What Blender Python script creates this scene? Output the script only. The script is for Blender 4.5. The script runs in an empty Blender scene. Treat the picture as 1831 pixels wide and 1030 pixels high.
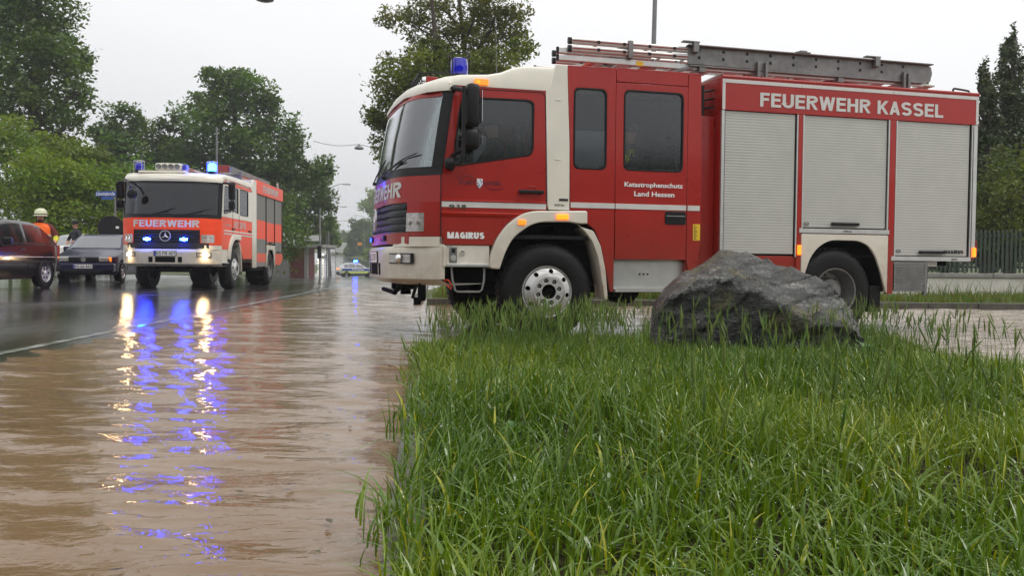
import bpy, bmesh, math, random
import numpy as np
from mathutils import Vector, Matrix
random.seed(7); RNG = np.random.default_rng(7)
SC = bpy.context.scene; COL = SC.collection
R = math.radians
# ------------------------------------------------------------------ camera
PITCH, ROLL, CZ, FPX = R(1.75), R(.5), .85, 1475.
_f = Vector((0, math.cos(PITCH), -math.sin(PITCH))); _r = Vector((1, 0, 0)); _u = _r.cross(_f)
_rt = math.cos(ROLL)*_r + math.sin(ROLL)*_u; _up = -math.sin(ROLL)*_r + math.cos(ROLL)*_u
cd = bpy.data.cameras.new('camera'); cam = bpy.data.objects.new('camera', cd); COL.objects.link(cam)
cd.sensor_width = 36; cd.lens = 36*FPX/1831; cd.clip_end = 3000; cd.clip_start = .05
cam.matrix_world = Matrix(((_rt.x, _up.x, -_f.x, 0), (_rt.y, _up.y, -_f.y, 0), (_rt.z, _up.z, -_f.z, CZ), (0, 0, 0, 1)))
SC.camera = cam
def at(px, py, Y):
    d = _f + (px-915.5)/FPX*_rt - (py-515)/FPX*_up
    d = d*(Y/d.y); return Vector((d.x, d.y, d.z+CZ))
# ------------------------------------------------------------------ world, sun, exposure
W = bpy.data.worlds.new('World'); SC.world = W; W.use_nodes = True
nt = W.node_tree; nt.nodes.clear()
out = nt.nodes.new('ShaderNodeOutputWorld')
sky = nt.nodes.new('ShaderNodeTexSky'); sky.sky_type = 'NISHITA'; sky.sun_disc = False
sky.sun_elevation = R(58); sky.sun_rotation = R(60); sky.air_density = 1.0; sky.dust_density = 6
bg1 = nt.nodes.new('ShaderNodeBackground'); bg1.inputs[1].default_value = .08
nt.links.new(sky.outputs[0], bg1.inputs[0])
tc = nt.nodes.new('ShaderNodeTexCoord'); sep = nt.nodes.new('ShaderNodeSeparateXYZ')
nt.links.new(tc.outputs['Generated'], sep.inputs[0])
nz = nt.nodes.new('ShaderNodeTexNoise'); nz.inputs['Scale'].default_value = 1.3; nz.inputs['Detail'].default_value = 3
nt.links.new(tc.outputs['Generated'], nz.inputs['Vector'])
ma = nt.nodes.new('ShaderNodeMath'); ma.operation = 'MULTIPLY_ADD'
ma.inputs[1].default_value = .22; nt.links.new(nz.outputs[0], ma.inputs[0]); nt.links.new(sep.outputs['Z'], ma.inputs[2])
mb = nt.nodes.new('ShaderNodeMath'); mb.operation = 'MULTIPLY_ADD'; mb.inputs[1].default_value = .12
nt.links.new(sep.outputs['X'], mb.inputs[0]); nt.links.new(ma.outputs[0], mb.inputs[2])
rp = nt.nodes.new('ShaderNodeValToRGB'); e = rp.color_ramp.elements
e[0].position = .08; e[0].color = (.60, .615, .64, 1); e[1].position = .8; e[1].color = (1, 1, 1, 1)
m_ = e.new(.34); m_.color = (.86, .86, .87, 1)
nt.links.new(mb.outputs[0], rp.inputs[0])
bg2 = nt.nodes.new('ShaderNodeBackground'); bg2.inputs[1].default_value = 1.33
nt.links.new(rp.outputs[0], bg2.inputs[0])
mx = nt.nodes.new('ShaderNodeMixShader'); mx.inputs[0].default_value = .9
nt.links.new(bg1.outputs[0], mx.inputs[1]); nt.links.new(bg2.outputs[0], mx.inputs[2]); nt.links.new(mx.outputs[0], out.inputs[0])
sd = bpy.data.lights.new('sun', 'SUN'); sd.energy = 1.3; sd.angle = R(22); sd.color = (1, .96, .9)
so = bpy.data.objects.new('sun', sd); COL.objects.link(so)
_sdir = Vector((math.sin(R(60))*math.cos(R(58)), -math.cos(R(60))*math.cos(R(58))*.6, math.sin(R(58))))
so.rotation_euler = _sdir.to_track_quat('Z', 'Y').to_euler(); so.location = (0, 0, 60)
SC.view_settings.view_transform = 'Standard'; SC.view_settings.look = 'None'
SC.view_settings.exposure = 0.0; SC.view_settings.gamma = 1
SC.cycles.use_denoising = True; SC.cycles.max_bounces = 8; SC.cycles.transparent_max_bounces = 12
SC.cycles.volume_bounces = 0; SC.cycles.sample_clamp_indirect = 8; SC.cycles.sample_clamp_direct = 0
# ------------------------------------------------------------------ materials
def mat(name, col, rough=.5, metal=0, var=.12, scale=6., coat=0., emit=None, estr=0., bump=0., bscale=40., spec=.5, dirt=None, rvar=0., spray=None):
    m = bpy.data.materials.new(name); m.use_nodes = True; t = m.node_tree; p = t.nodes['Principled BSDF']
    p.inputs['Roughness'].default_value = rough; p.inputs['Metallic'].default_value = metal
    p.inputs['Coat Weight'].default_value = coat; p.inputs['Coat Roughness'].default_value = .06
    p.inputs['Specular IOR Level'].default_value = spec
    p.inputs['Base Color'].default_value = (*col, 1)
    if var or bump or dirt or rvar:
        c = t.nodes.new('ShaderNodeTexCoord'); n = t.nodes.new('ShaderNodeTexNoise')
        n.inputs['Scale'].default_value = scale; n.inputs['Detail'].default_value = 6; n.inputs['Roughness'].default_value = .6
        t.links.new(c.outputs['Object'], n.inputs['Vector'])
        r = t.nodes.new('ShaderNodeValToRGB'); a, b = r.color_ramp.elements
        a.position, b.position = .3, .7
        a.color = (*[max(0, x*(1-var)) for x in col], 1); b.color = (*[min(1, x*(1+var)) for x in col], 1)
        if dirt: a.color = (*dirt, 1)
        t.links.new(n.outputs[0], r.inputs[0]); t.links.new(r.outputs[0], p.inputs['Base Color'])
        if rvar:
            q = t.nodes.new('ShaderNodeMapRange'); q.inputs[1].default_value = .3; q.inputs[2].default_value = .7
            q.inputs[3].default_value = max(.02, rough-rvar); q.inputs[4].default_value = rough+rvar
            t.links.new(n.outputs[0], q.inputs[0]); t.links.new(q.outputs[0], p.inputs['Roughness'])
        if bump:
            n2 = t.nodes.new('ShaderNodeTexNoise'); n2.inputs['Scale'].default_value = bscale; n2.inputs['Detail'].default_value = 5
            t.links.new(c.outputs['Object'], n2.inputs['Vector'])
            bb = t.nodes.new('ShaderNodeBump'); bb.inputs['Strength'].default_value = bump; bb.inputs['Distance'].default_value = .02
            t.links.new(n2.outputs[0], bb.inputs['Height']); t.links.new(bb.outputs[0], p.inputs['Normal'])
    if spray:                                                   # dried road spray on the lower body
        s1 = t.nodes.new('ShaderNodeSeparateXYZ'); t.links.new(c.outputs['Object'], s1.inputs[0]); mr = t.nodes.new('ShaderNodeMapRange'); mr.inputs[1].default_value = 1.5; mr.inputs[2].default_value = .55; mr.inputs[3].default_value = 0; mr.inputs[4].default_value = 1.0
        t.links.new(s1.outputs[2], mr.inputs[0]); n5 = t.nodes.new('ShaderNodeTexNoise'); n5.inputs['Scale'].default_value = 9; n5.inputs['Detail'].default_value = 8; n5.inputs['Roughness'].default_value = .7; t.links.new(c.outputs['Object'], n5.inputs[0])
        mq = t.nodes.new('ShaderNodeMath'); mq.operation = 'MULTIPLY'; t.links.new(mr.outputs[0], mq.inputs[0]); t.links.new(n5.outputs[0], mq.inputs[1]); mixs = t.nodes.new('ShaderNodeMix'); mixs.data_type = 'RGBA'; t.links.new(mq.outputs[0], mixs.inputs[0]); t.links.new(r.outputs[0], mixs.inputs[6]); mixs.inputs[7].default_value = (*spray, 1); t.links.new(mixs.outputs[2], p.inputs['Base Color'])
    if emit:
        p.inputs['Emission Color'].default_value = (*emit, 1); p.inputs['Emission Strength'].default_value = estr
    return m
def glass(name, tint=(.5, .55, .55), rough=.01, facing=.0, mult=1.6):
    m = bpy.data.materials.new(name); m.use_nodes = True; t = m.node_tree; t.nodes.clear()
    o = t.nodes.new('ShaderNodeOutputMaterial'); tr = t.nodes.new('ShaderNodeBsdfTransparent'); tr.inputs[0].default_value = (*tint, 1)
    g = t.nodes.new('ShaderNodeBsdfGlossy'); g.inputs['Roughness'].default_value = rough
    g.inputs['Color'].default_value = (.95, .97, 1, 1)
    fr = t.nodes.new('ShaderNodeFresnel'); fr.inputs[0].default_value = 1.52
    ad = t.nodes.new('ShaderNodeMath'); ad.operation = 'MULTIPLY_ADD'; ad.inputs[1].default_value = mult; ad.inputs[2].default_value = facing; ad.use_clamp = True
    c = t.nodes.new('ShaderNodeTexCoord'); n = t.nodes.new('ShaderNodeTexNoise'); n.inputs['Scale'].default_value = 60
    t.links.new(c.outputs['Object'], n.inputs['Vector'])
    b = t.nodes.new('ShaderNodeBump'); b.inputs['Strength'].default_value = .06; b.inputs['Distance'].default_value = .01
    t.links.new(n.outputs[0], b.inputs['Height']); t.links.new(b.outputs[0], g.inputs['Normal'])
    x = t.nodes.new('ShaderNodeMixShader'); t.links.new(fr.outputs[0], ad.inputs[0]); t.links.new(ad.outputs[0], x.inputs[0])
    t.links.new(tr.outputs[0], x.inputs[1]); t.links.new(g.outputs[0], x.inputs[2]); t.links.new(x.outputs[0], o.inputs[0])
    return m
def leafmat(name, col, var=.45, trans=.35, rough=.45):
    m = bpy.data.materials.new(name); m.use_nodes = True; t = m.node_tree; t.nodes.clear()
    o = t.nodes.new('ShaderNodeOutputMaterial'); p = t.nodes.new('ShaderNodeBsdfPrincipled'); p.inputs['Roughness'].default_value = rough
    a = t.nodes.new('ShaderNodeAttribute'); a.attribute_name = 'tint'
    mixn = t.nodes.new('ShaderNodeMix'); mixn.data_type = 'RGBA'; mixn.blend_type = 'MULTIPLY'; mixn.inputs[0].default_value = 1
    mixn.inputs[6].default_value = (*col, 1); t.links.new(a.outputs['Color'], mixn.inputs[7])
    t.links.new(mixn.outputs[2], p.inputs['Base Color'])
    tl = t.nodes.new('ShaderNodeBsdfTranslucent'); g = t.nodes.new('ShaderNodeMix'); g.data_type = 'RGBA'; g.blend_type = 'MULTIPLY'; g.inputs[0].default_value = 1
    t.links.new(mixn.outputs[2], g.inputs[6]); g.inputs[7].default_value = (1.2, 1.15, .5, 1); t.links.new(g.outputs[2], tl.inputs[0])
    x = t.nodes.new('ShaderNodeMixShader'); x.inputs[0].default_value = trans
    t.links.new(p.outputs[0], x.inputs[1]); t.links.new(tl.outputs[0], x.inputs[2]); t.links.new(x.outputs[0], o.inputs[0])
    return m
M = {}
M['red'] = mat('fire_red_paint', (.35, .011, .006), .32, var=.08, scale=2.5, coat=.28, rvar=.08, spec=.35, bump=.05, bscale=70, spray=(.10, .05, .03))
M['orange'] = mat('fluorescent_orange_paint', (.95, .070, .012), .4, var=.05, coat=.08, spec=.3, spray=(.30, .08, .04))
M['white'] = mat('cream_white_paint', (.74, .705, .61), .35, var=.05, scale=3, coat=.3, rvar=.08, bump=.05, bscale=70, spray=(.24, .17, .11))
M['offwhite'] = mat('dirty_white_paint', (.66, .62, .54), .4, var=.14, scale=4, coat=.2)
M['black'] = mat('black_plastic', (.007, .007, .008), .40, var=.3, spec=.28)
M['under'] = mat('black_underbody', (.004, .004, .004), .8, var=.4, spec=.08)
M['rubber'] = mat('tyre_rubber', (.007, .007, .007), .55, var=.35, bump=.3, bscale=30, spec=.2)
M['alu'] = mat('brushed_aluminium', (.56, .56, .54), .38, .75, var=.1)
M['shutter'] = mat('roller_shutter_aluminium', (.45, .45, .42), .48, .25, var=.05, scale=3)
M['steel'] = mat('grey_galvanised_steel', (.20, .20, .195), .45, .5, var=.25, scale=8)
M['rim'] = mat('silver_wheel_paint', (.52, .52, .51), .38, .55, var=.14, scale=9)
M['refl'] = mat('silver_reflective_film', (.60, .58, .56), .45, .1, var=.07)
M['chrome'] = mat('chrome', (.8, .8, .8), .08, 1, var=0)
M['grille'] = mat('dark_grille', (.016, .017, .020), .35, var=.2)
M['lens'] = mat('clear_lamp_lens', (.42, .40, .38), .10, .3, var=.35, scale=25, coat=1)
M['amber'] = mat('amber_lamp', (.8, .22, .02), .2, emit=(1, .25, .02), estr=1.0, var=.2)
M['amber_on'] = mat('amber_lamp_lit', (.9, .3, .03), .2, emit=(1, .15, .008), estr=2.6, var=0)
M['blue_dome'] = mat('blue_beacon_dome', (.004, .006, .42), .08, emit=(.0, .0, 1), estr=.04, coat=1, var=.2)
M['blue_on'] = mat('blue_beacon_lit', (.02, .05, .9), .1, emit=(.004, .03, 1), estr=150, var=0)
M['blue_core'] = mat('blue_lamp_core', (.2, .5, 1), .1, emit=(.004, .03, 1), estr=480, var=0)
M['lamp_on'] = mat('headlamp_lit', (1, .9, .7), .1, emit=(1, .68, .33), estr=260, var=0)
M['plate'] = mat('white_number_plate', (.75, .75, .75), .3, var=.03)
M['ink'] = mat('black_lettering', (.01, .01, .012), .5, var=0)
M['navy'] = mat('navy_lettering', (.004, .005, .03), .5, var=0)
M['euro'] = mat('blue_plate_band', (.02, .05, .4), .4, var=0)
M['yellow'] = mat('yellow_sticker', (.75, .48, .02), .4, var=.05)
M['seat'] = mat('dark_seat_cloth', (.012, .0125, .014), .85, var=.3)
M['ws'] = glass('clear_windscreen_glass', (.66, .74, .72), facing=.12, mult=1.3)
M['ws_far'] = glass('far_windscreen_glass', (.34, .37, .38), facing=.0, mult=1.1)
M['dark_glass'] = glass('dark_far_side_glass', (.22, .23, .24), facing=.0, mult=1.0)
M['lamp_small'] = mat('distant_headlamp', (1, .9, .7), .1, emit=(1, .8, .55), estr=14, var=0)
M['blue_small'] = mat('blue_grille_flasher', (.02, .05, .9), .1, emit=(.006, .05, 1), estr=8, var=0)
M['silver'] = mat('silver_emblem', (.62, .62, .62), .3, .5, var=0)
M['tint'] = glass('grey_side_glass', (.78, .80, .80), facing=.0, mult=1.0)
M['carglass'] = glass('car_window_glass', (.5, .52, .52), facing=.12)
M['skin'] = mat('skin', (.50, .27, .19), .5, var=.08)
M['helmet'] = mat('pale_yellow_helmet', (.62, .64, .42), .3, var=.06, coat=.5)
M['hivis'] = mat('orange_high_visibility_fabric', (.95, .15, .015), .7, var=.12, scale=20)
M['jacket'] = mat('dark_jacket_fabric', (.018, .02, .026), .8, var=.3)
M['redjacket'] = mat('dark_red_jacket_fabric', (.14, .02, .015), .8, var=.3)
M['lime'] = mat('lime_reflective_fabric', (.6, .62, .03), .6, var=.15)
M['bark'] = mat('bark', (.055, .042, .032), .85, var=.4, scale=9, bump=.8, bscale=18)
M['green'] = mat('green_painted_metal', (.03, .05, .035), .5, var=.25)
M['concrete'] = mat('concrete', (.26, .25, .23), .7, var=.25, scale=5, bump=.3)
M['plaster'] = mat('white_wall_plaster', (.78, .76, .70), .8, var=.08, scale=2, dirt=(.62, .59, .52))
M['kerbstone'] = mat('dark_wet_kerb', (.07, .062, .05), .5, var=.4, scale=6)
M['pole'] = mat('grey_lamp_pole', (.20, .20, .20), .5, .4, var=.2)
M['signblue'] = mat('blue_enamel', (.02, .08, .35), .3, var=0)
M['signwhite'] = mat('white_enamel', (.8, .8, .8), .3, var=.02)
M['brick'] = mat('dark_red_panel', (.15, .025, .02), .6, var=.3)
M['signyellow'] = mat('yellow_orange_sign', (.75, .28, .02), .4, var=.04)
# ------------------------------------------------------------------ objects
def tag(o, label=None, cat=None, group=None, kind=None):
    if label: o['label'] = label
    if cat: o['category'] = cat
    if group: o['group'] = group
    if kind: o['kind'] = kind
    return o
def empty(name, loc, rz=0, label=None, cat=None, group=None):
    o = bpy.data.objects.new(name, None); COL.objects.link(o); o.location = loc; o.rotation_euler = (0, 0, rz)
    o.empty_display_size = .2
    return tag(o, label, cat, group)
def link(name, me, parent=None, mats=()):
    for m in mats: me.materials.append(m)
    o = bpy.data.objects.new(name, me); COL.objects.link(o)
    if parent is not None: o.parent = parent
    return o
class MB:
    def __init__(s): s.v = []; s.f = []; s.m = []
    def add(s, v, f, mi=0):
        k = len(s.v); s.v += [tuple(p) for p in v]; s.f += [tuple(i+k for i in q) for q in f]; s.m += [mi]*len(f); return s
    def box(s, x0, x1, y0, y1, z0, z1, mi=0):
        return s.add([(x, y, z) for x in (x0, x1) for y in (y0, y1) for z in (z0, z1)],
                     [(0, 1, 3, 2), (4, 6, 7, 5), (0, 4, 5, 1), (2, 3, 7, 6), (0, 2, 6, 4), (1, 5, 7, 3)], mi)
    def tube(s, pts, r, n=8, mi=0, cap=True):
        pts = [Vector(p) for p in pts]; rs = r if isinstance(r, (list, tuple)) else [r]*len(pts)
        k = len(s.v); up = Vector((0, 0, 1)); ref = None
        for i, p in enumerate(pts):
            d = (pts[min(i+1, len(pts)-1)]-pts[max(i-1, 0)]).normalized()
            if ref is None: ref = d.orthogonal().normalized()
            ref = (ref - d*ref.dot(d)).normalized(); b = d.cross(ref)
            for j in range(n):
                a = 2*math.pi*j/n; s.v.append(tuple(p+(ref*math.cos(a)+b*math.sin(a))*rs[i]))
        for i in range(len(pts)-1):
            for j in range(n):
                s.f.append((k+i*n+j, k+i*n+(j+1) % n, k+(i+1)*n+(j+1) % n, k+(i+1)*n+j)); s.m.append(mi)
        if cap:
            s.f.append(tuple(k+j for j in reversed(range(n)))); s.m.append(mi)
            e = k+(len(pts)-1)*n; s.f.append(tuple(e+j for j in range(n))); s.m.append(mi)
        return s
    def lathe(s, prof, o, axis='y', n=24, mi=0):
        k = len(s.v)
        for r, h in prof:
            for j in range(n):
                a = 2*math.pi*j/n; c, d = r*math.cos(a), r*math.sin(a)
                p = {'y': (c, h, d), 'z': (c, d, h), 'x': (h, c, d)}[axis]
                s.v.append((p[0]+o[0], p[1]+o[1], p[2]+o[2]))
        for i in range(len(prof)-1):
            for j in range(n):
                s.f.append((k+i*n+j, k+i*n+(j+1) % n, k+(i+1)*n+(j+1) % n, k+(i+1)*n+j)); s.m.append(mi)
        return s
    def grid(s, P, mi=0):
        k = len(s.v); a, b = len(P), len(P[0])
        for row in P: s.v += [tuple(p) for p in row]
        for i in range(a-1):
            for j in range(b-1):
                s.f.append((k+i*b+j, k+i*b+j+1, k+(i+1)*b+j+1, k+(i+1)*b+j)); s.m.append(mi)
        return s
    def prism(s, poly, y0, y1, mi=0, ax='y'):
        n = len(poly); k = len(s.v)
        for y in (y0, y1):
            for a, b in poly: s.v.append({'y': (a, y, b), 'x': (y, a, b), 'z': (a, b, y)}[ax])
        s.f.append(tuple(k+i for i in range(n))); s.f.append(tuple(k+n+i for i in reversed(range(n)))); s.m += [mi, mi]
        for i in range(n):
            j = (i+1) % n; s.f.append((k+i, k+n+i, k+n+j, k+j)); s.m.append(mi)
        return s
    def build(s, name, mats, parent=None, bevel=0, seg=2, smooth=False, solid=0, solidoff=-1, ang=35):
        me = bpy.data.meshes.new(name); me.from_pydata(s.v, [], s.f)
        mats = mats if isinstance(mats, (list, tuple)) else [mats]
        for m in mats: me.materials.append(m)
        me.polygons.foreach_set('material_index', s.m)
        bm = bmesh.new(); bm.from_mesh(me)
        bmesh.ops.remove_doubles(bm, verts=bm.verts, dist=1e-5)
        bmesh.ops.recalc_face_normals(bm, faces=bm.faces)
        if solid: bmesh.ops.solidify(bm, geom=bm.faces[:], thickness=solid)
        if bevel:
            ed = [e for e in bm.edges if len(e.link_faces) == 2 and e.calc_face_angle(0) > .5]
            bmesh.ops.bevel(bm, geom=ed, offset=bevel, segments=seg, affect='EDGES', profile=.5, clamp_overlap=True)
        if smooth:
            for f in bm.faces: f.smooth = True
            for e in bm.edges:
                if len(e.link_faces) == 2 and e.calc_face_angle(0) > R(ang): e.smooth = False
        bm.to_mesh(me); bm.free()
        o = bpy.data.objects.new(name, me); COL.objects.link(o)
        if parent is not None: o.parent = parent
        return o
def rounded(poly, r, n=4):
    out = []; N = len(poly); rr = r if isinstance(r, (list, tuple)) else [r]*N
    for i in range(N):
        p = Vector(poly[i]); a = Vector(poly[i-1])-p; b = Vector(poly[(i+1) % N])-p
        q = min(rr[i], a.length*.45, b.length*.45)
        if q < 1e-4: out.append(tuple(p)); continue
        s, t = p+a.normalized()*q, p+b.normalized()*q
        for k in range(n+1):
            u = k/n; out.append(tuple((1-u)**2*s+2*u*(1-u)*p+u*u*t))
    return out
def circ(cx, cy, r, n=20): return [(cx+r*math.cos(2*math.pi*i/n), cy+r*math.sin(2*math.pi*i/n)) for i in range(n)]
def plate_mesh(name, outline, holes=(), y0=0, y1=.02, bev=.003, ax='y'):
    cu = bpy.data.curves.new(name, 'CURVE'); cu.dimensions = '2D'; cu.fill_mode = 'BOTH'
    for pl in [outline]+list(holes):
        sp = cu.splines.new('POLY'); sp.points.add(len(pl)-1); sp.use_cyclic_u = True
        for i, (a, b) in enumerate(pl): sp.points[i].co = (a, b, 0, 1)
    th = abs(y1-y0)/2; cu.extrude = max(th-bev, 1e-4); cu.bevel_depth = bev; cu.bevel_resolution = 1; cu.offset = -bev
    ob = bpy.data.objects.new(name, cu); COL.objects.link(ob)
    dg = bpy.context.evaluated_depsgraph_get(); dg.update()
    me = bpy.data.meshes.new_from_object(ob.evaluated_get(dg)); bpy.data.objects.remove(ob); bpy.data.curves.remove(cu)
    n = len(me.vertices); co = np.empty(n*3, 'f'); me.vertices.foreach_get('co', co); co = co.reshape(-1, 3)
    mid = (y0+y1)/2
    if ax == 'y': c2 = np.stack([co[:, 0], -co[:, 2]+mid, co[:, 1]], 1)
    elif ax == 'z': c2 = np.stack([co[:, 0], co[:, 1], co[:, 2]+mid], 1)
    else: c2 = np.stack([co[:, 2]+mid, co[:, 0], co[:, 1]], 1)
    me.vertices.foreach_set('co', c2.astype('f').ravel()); me.name = name; me.materials.clear(); me.update()
    return me
def plate(name, outline, m, parent=None, holes=(), y0=0, y1=.02, bev=.003, ax='y'):
    return link(name, plate_mesh(name, outline, holes, y0, y1, bev, ax), parent, [m])
_txt = {}
def text_geo(body, bold=.012, cuts=0):
    key = (body, bold, cuts)
    if key in _txt: return _txt[key]
    cu = bpy.data.curves.new('t', 'FONT'); cu.body = body; cu.offset = bold; cu.resolution_u = 3; cu.extrude = .004
    cu.align_x = 'LEFT'
    ob = bpy.data.objects.new('t', cu); COL.objects.link(ob)
    dg = bpy.context.evaluated_depsgraph_get(); dg.update()
    me = bpy.data.meshes.new_from_object(ob.evaluated_get(dg)); bpy.data.objects.remove(ob); bpy.data.curves.remove(cu)
    if cuts:
        bm = bmesh.new(); bm.from_mesh(me); xs = [v.co.x for v in bm.verts]; a, b = min(xs), max(xs)
        for i in range(1, cuts):
            bmesh.ops.bisect_plane(bm, geom=bm.verts[:]+bm.edges[:]+bm.faces[:], plane_co=(a+(b-a)*i/cuts, 0, 0), plane_no=(1, 0, 0))
        bm.to_mesh(me); bm.free()
    co = np.array([v.co[:] for v in me.vertices]); f = [tuple(p.vertices) for p in me.polygons]; bpy.data.meshes.remove(me)
    lo, hi = co[:, :2].min(0), co[:, :2].max(0); co[:, :2] = (co[:, :2]-lo)/(hi-lo)
    _txt[key] = (co, f); return co, f
def text(name, body, box, m, parent, fn=None, bold=.012, cuts=0, shear=0):
    """box = (u0, u1, v0, v1) ; fn(u, v, h) -> xyz ; default: the side plane y = -.004"""
    co, f = text_geo(body, bold, cuts); u0, u1, v0, v1 = box
    fn = fn or (lambda u, v, h: (u, -.0035-h, v))
    v = [fn(u0+(u1-u0)*c[0]+shear*c[1], v0+(v1-v0)*c[1], .002 if c[2] > 0 else -.001) for c in co]
    return MB().add(v, f).build(name, m, parent)

# a plain bold grotesque drawn as strokes (capitals, digits)
def _arc(cx, cy, rx, ry, a0, a1, n=9): return [(cx+rx*math.cos(R(a0+(a1-a0)*k/n)), cy+ry*math.sin(R(a0+(a1-a0)*k/n))) for k in range(n+1)]
def glyph(ch, t):
    a = t/2; b = 1-a; P = []; D = []      # P polylines (square ends), D diagonals with horizontal ends
    if ch == ' ': return .28, P, D
    w = {'I': t, 'W': .95, 'M': .86, 'L': .54, 'F': .54, 'E': .58, '1': .42, 'J': .5, '.': t, ',': t, '/': .4}.get(ch, .66); c = w-a; m = w/2
    if ch in 'FEHKLRPDBMNI': P.append([(a, 0), (a, 1)])
    if ch in 'FE': P += [[(a, b), (w, b)], [(a, .53), (w*.93, .53)]]
    if ch in 'EL': P.append([(a, a), (w, a)])
    if ch == 'U': P.append([(a, 1), (a, m)]+_arc(m, m, m-a, m-a, 180, 360)+[(c, 1)])
    if ch in 'RP': P.append([(a, b), (w-.26, b)]+_arc(w-.25, .745, .25-a, b-.745, 90, -90)+[(a, .49)])
    if ch == 'R': D.append((m-.02, .49, c+.01, 0))
    if ch == 'H': P += [[(c, 0), (c, 1)], [(a, .52), (c, .52)]]
    if ch == 'K': D += [(a+.03, .36, c, 1), (m-.05, .55, c+.02, 0)]
    if ch == 'A': D += [(a, 0, m, 1), (c, 0, m, 1)]; P.append([(w*.22, .28), (w*.78, .28)])
    if ch == 'W': D += [(a, 1, w*.27, 0), (w*.27, 0, m, 1), (m, 1, w*.73, 0), (w*.73, 0, c, 1)]
    if ch == 'M': P.append([(c, 0), (c, 1)]); D += [(a, 1, m, 0), (m, 0, c, 1)]
    if ch == 'N': P.append([(c, 0), (c, 1)]); D.append((a, 1, c, 0))
    if ch == 'S': P.append(_arc(m, .745, m-a, b-.745, 20, 180)+_arc(m, .745, m-a, .235, 180, 262, 5)[1:]+_arc(m, .275, m-a, .235, 82, 0, 5)+_arc(m, .275, m-a, .275-a, 0, -160)[1:])
    if ch == 'G': P += [_arc(m, .5, m-a, b-.5, 40, 335, 16), [(m, .46), (w, .46)], [(c, 0.04), (c, .46)]]
    if ch in 'O0Q': P.append(_arc(m, .5, m-a, b-.5, 0, 360, 20))
    if ch == 'C': P.append(_arc(m, .5, m-a, b-.5, 40, 320, 16))
    if ch == 'T': P += [[(0, b), (w, b)], [(m, 0), (m, 1)]]
    if ch == 'D': P.append([(a, b), (m-.05, b)]+_arc(m-.05, .5, c-m+.05, b-.5, 90, -90)+[(a, a)])
    if ch == 'B': P.append([(a, b), (w-.26, b)]+_arc(w-.26, .755, .24-a, b-.755, 90, -90)+[(a, .51)]); P.append([(a, .51), (w-.25, .51)]+_arc(w-.25, .255+a/2, .25-a, .255-a/2, 90, -90)+[(a, a)])
    if ch == 'Z': P += [[(0, b), (w, b)], [(0, a), (w, a)]]; D.append((a, a, c, b))
    if ch == '1': P.append([(w-a, 0), (w-a, 1)]); D.append((0+a, .72, w-a, 1))
    if ch == '2': P.append(_arc(m, .72, m-a, b-.72, 170, -30, 10)+[(a, a), (w, a)])
    if ch == '3': P += [_arc(m, .74, m-a, b-.74, 150, -90, 10), _arc(m, .27, m-a, .27-a, 90, -150, 10)]
    if ch == '4': P += [[(c-.08, 0), (c-.08, 1)], [(0, .27), (w, .27)]]; D.append((a, .3, c-.08, 1))
    if ch == '5': P.append([(w, b), (a+.03, b), (a, .5)]+_arc(m, .33, m-a, .33-a, 130, -150, 12))
    if ch == '6': P += [_arc(m, .31, m-a, .31-a, 0, 360, 16), _arc(m+.1, .4, m+.1-a, b-.4, 75, 180, 8)]
    if ch == '7': P.append([(0, b), (w, b)]); D.append((w*.3, 0, c, b))
    if ch == '8': P += [_arc(m, .745, m-a-.02, b-.745, 0, 360, 16), _arc(m, .28, m-a, .28-a, 0, 360, 16)]
    if ch == '9': P += [_arc(m, .69, m-a, b-.69, 0, 360, 16), _arc(m-.1, .6, m+.1-a, .6-a, -105, 0, 8)]
    if ch == '/': D.append((a*.6, 0, w-a*.6, 1))
    if ch == '.': P.append([(a, 0), (a, t)])
    return w, P, D
def stroke_text(name, body, box, m, parent, fn=None, t=.18, gap=.085, cuts=3):
    """flat block letters filling box = (u0, u1, v0, v1)"""
    V, F = [], []; x = 0; lay = 0
    def quad(q):
        nonlocal lay
        k = len(V); V.extend([(p[0], p[1], lay) for p in q]); F.append((k, k+1, k+2, k+3))
    for ch in body:
        w, P, D = glyph(ch, t)
        for p in P:
            lay = (lay+1) % 6; p = [Vector(q) for q in p]; n = len(p); cl = (p[0]-p[-1]).length < 1e-4; L_, R_ = [], []
            for i in range(n):
                d0 = (p[i]-p[i-1] if i or cl else p[1]-p[0]) if not (cl and i == 0) else p[0]-p[-2]; d1 = (p[i+1]-p[i] if i < n-1 else (p[1]-p[0] if cl else p[i]-p[i-1]))
                d0, d1 = d0.normalized(), d1.normalized(); n0, n1 = Vector((-d0.y, d0.x)), Vector((-d1.y, d1.x)); mm = (n0+n1).normalized(); k = t/2/max(.45, mm.dot(n0)); L_.append(p[i]+mm*k); R_.append(p[i]-mm*k)
            for i in range(n-1):
                s = max(1, int((p[i+1]-p[i]).length/.25))
                for j in range(s):
                    f = lambda A, u: A[i].lerp(A[i+1], u)
                    quad([(x+q.x, q.y) for q in (f(L_, j/s), f(R_, j/s), f(R_, (j+1)/s), f(L_, (j+1)/s))])
        for x0, y0, x1, y1 in D:
            lay = (lay+1) % 6; h = t/2*math.sqrt(1+((x1-x0)/(y1-y0))**2)*.96
            for j in range(3):
                g = lambda u, s: (x+x0+(x1-x0)*u+s*h, y0+(y1-y0)*u)
                quad([g(j/3, -1), g(j/3, 1), g((j+1)/3, 1), g((j+1)/3, -1)])
        x += w+gap
    W_ = x-gap; u0, u1, v0, v1 = box; fn = fn or (lambda u, v, h: (u, -.0035-h, v))
    return MB().add([fn(u0+(u1-u0)*p[0]/W_, v0+(v1-v0)*p[1], .001+p[2]*.00025) for p in V], F).build(name, m, parent)
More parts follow.
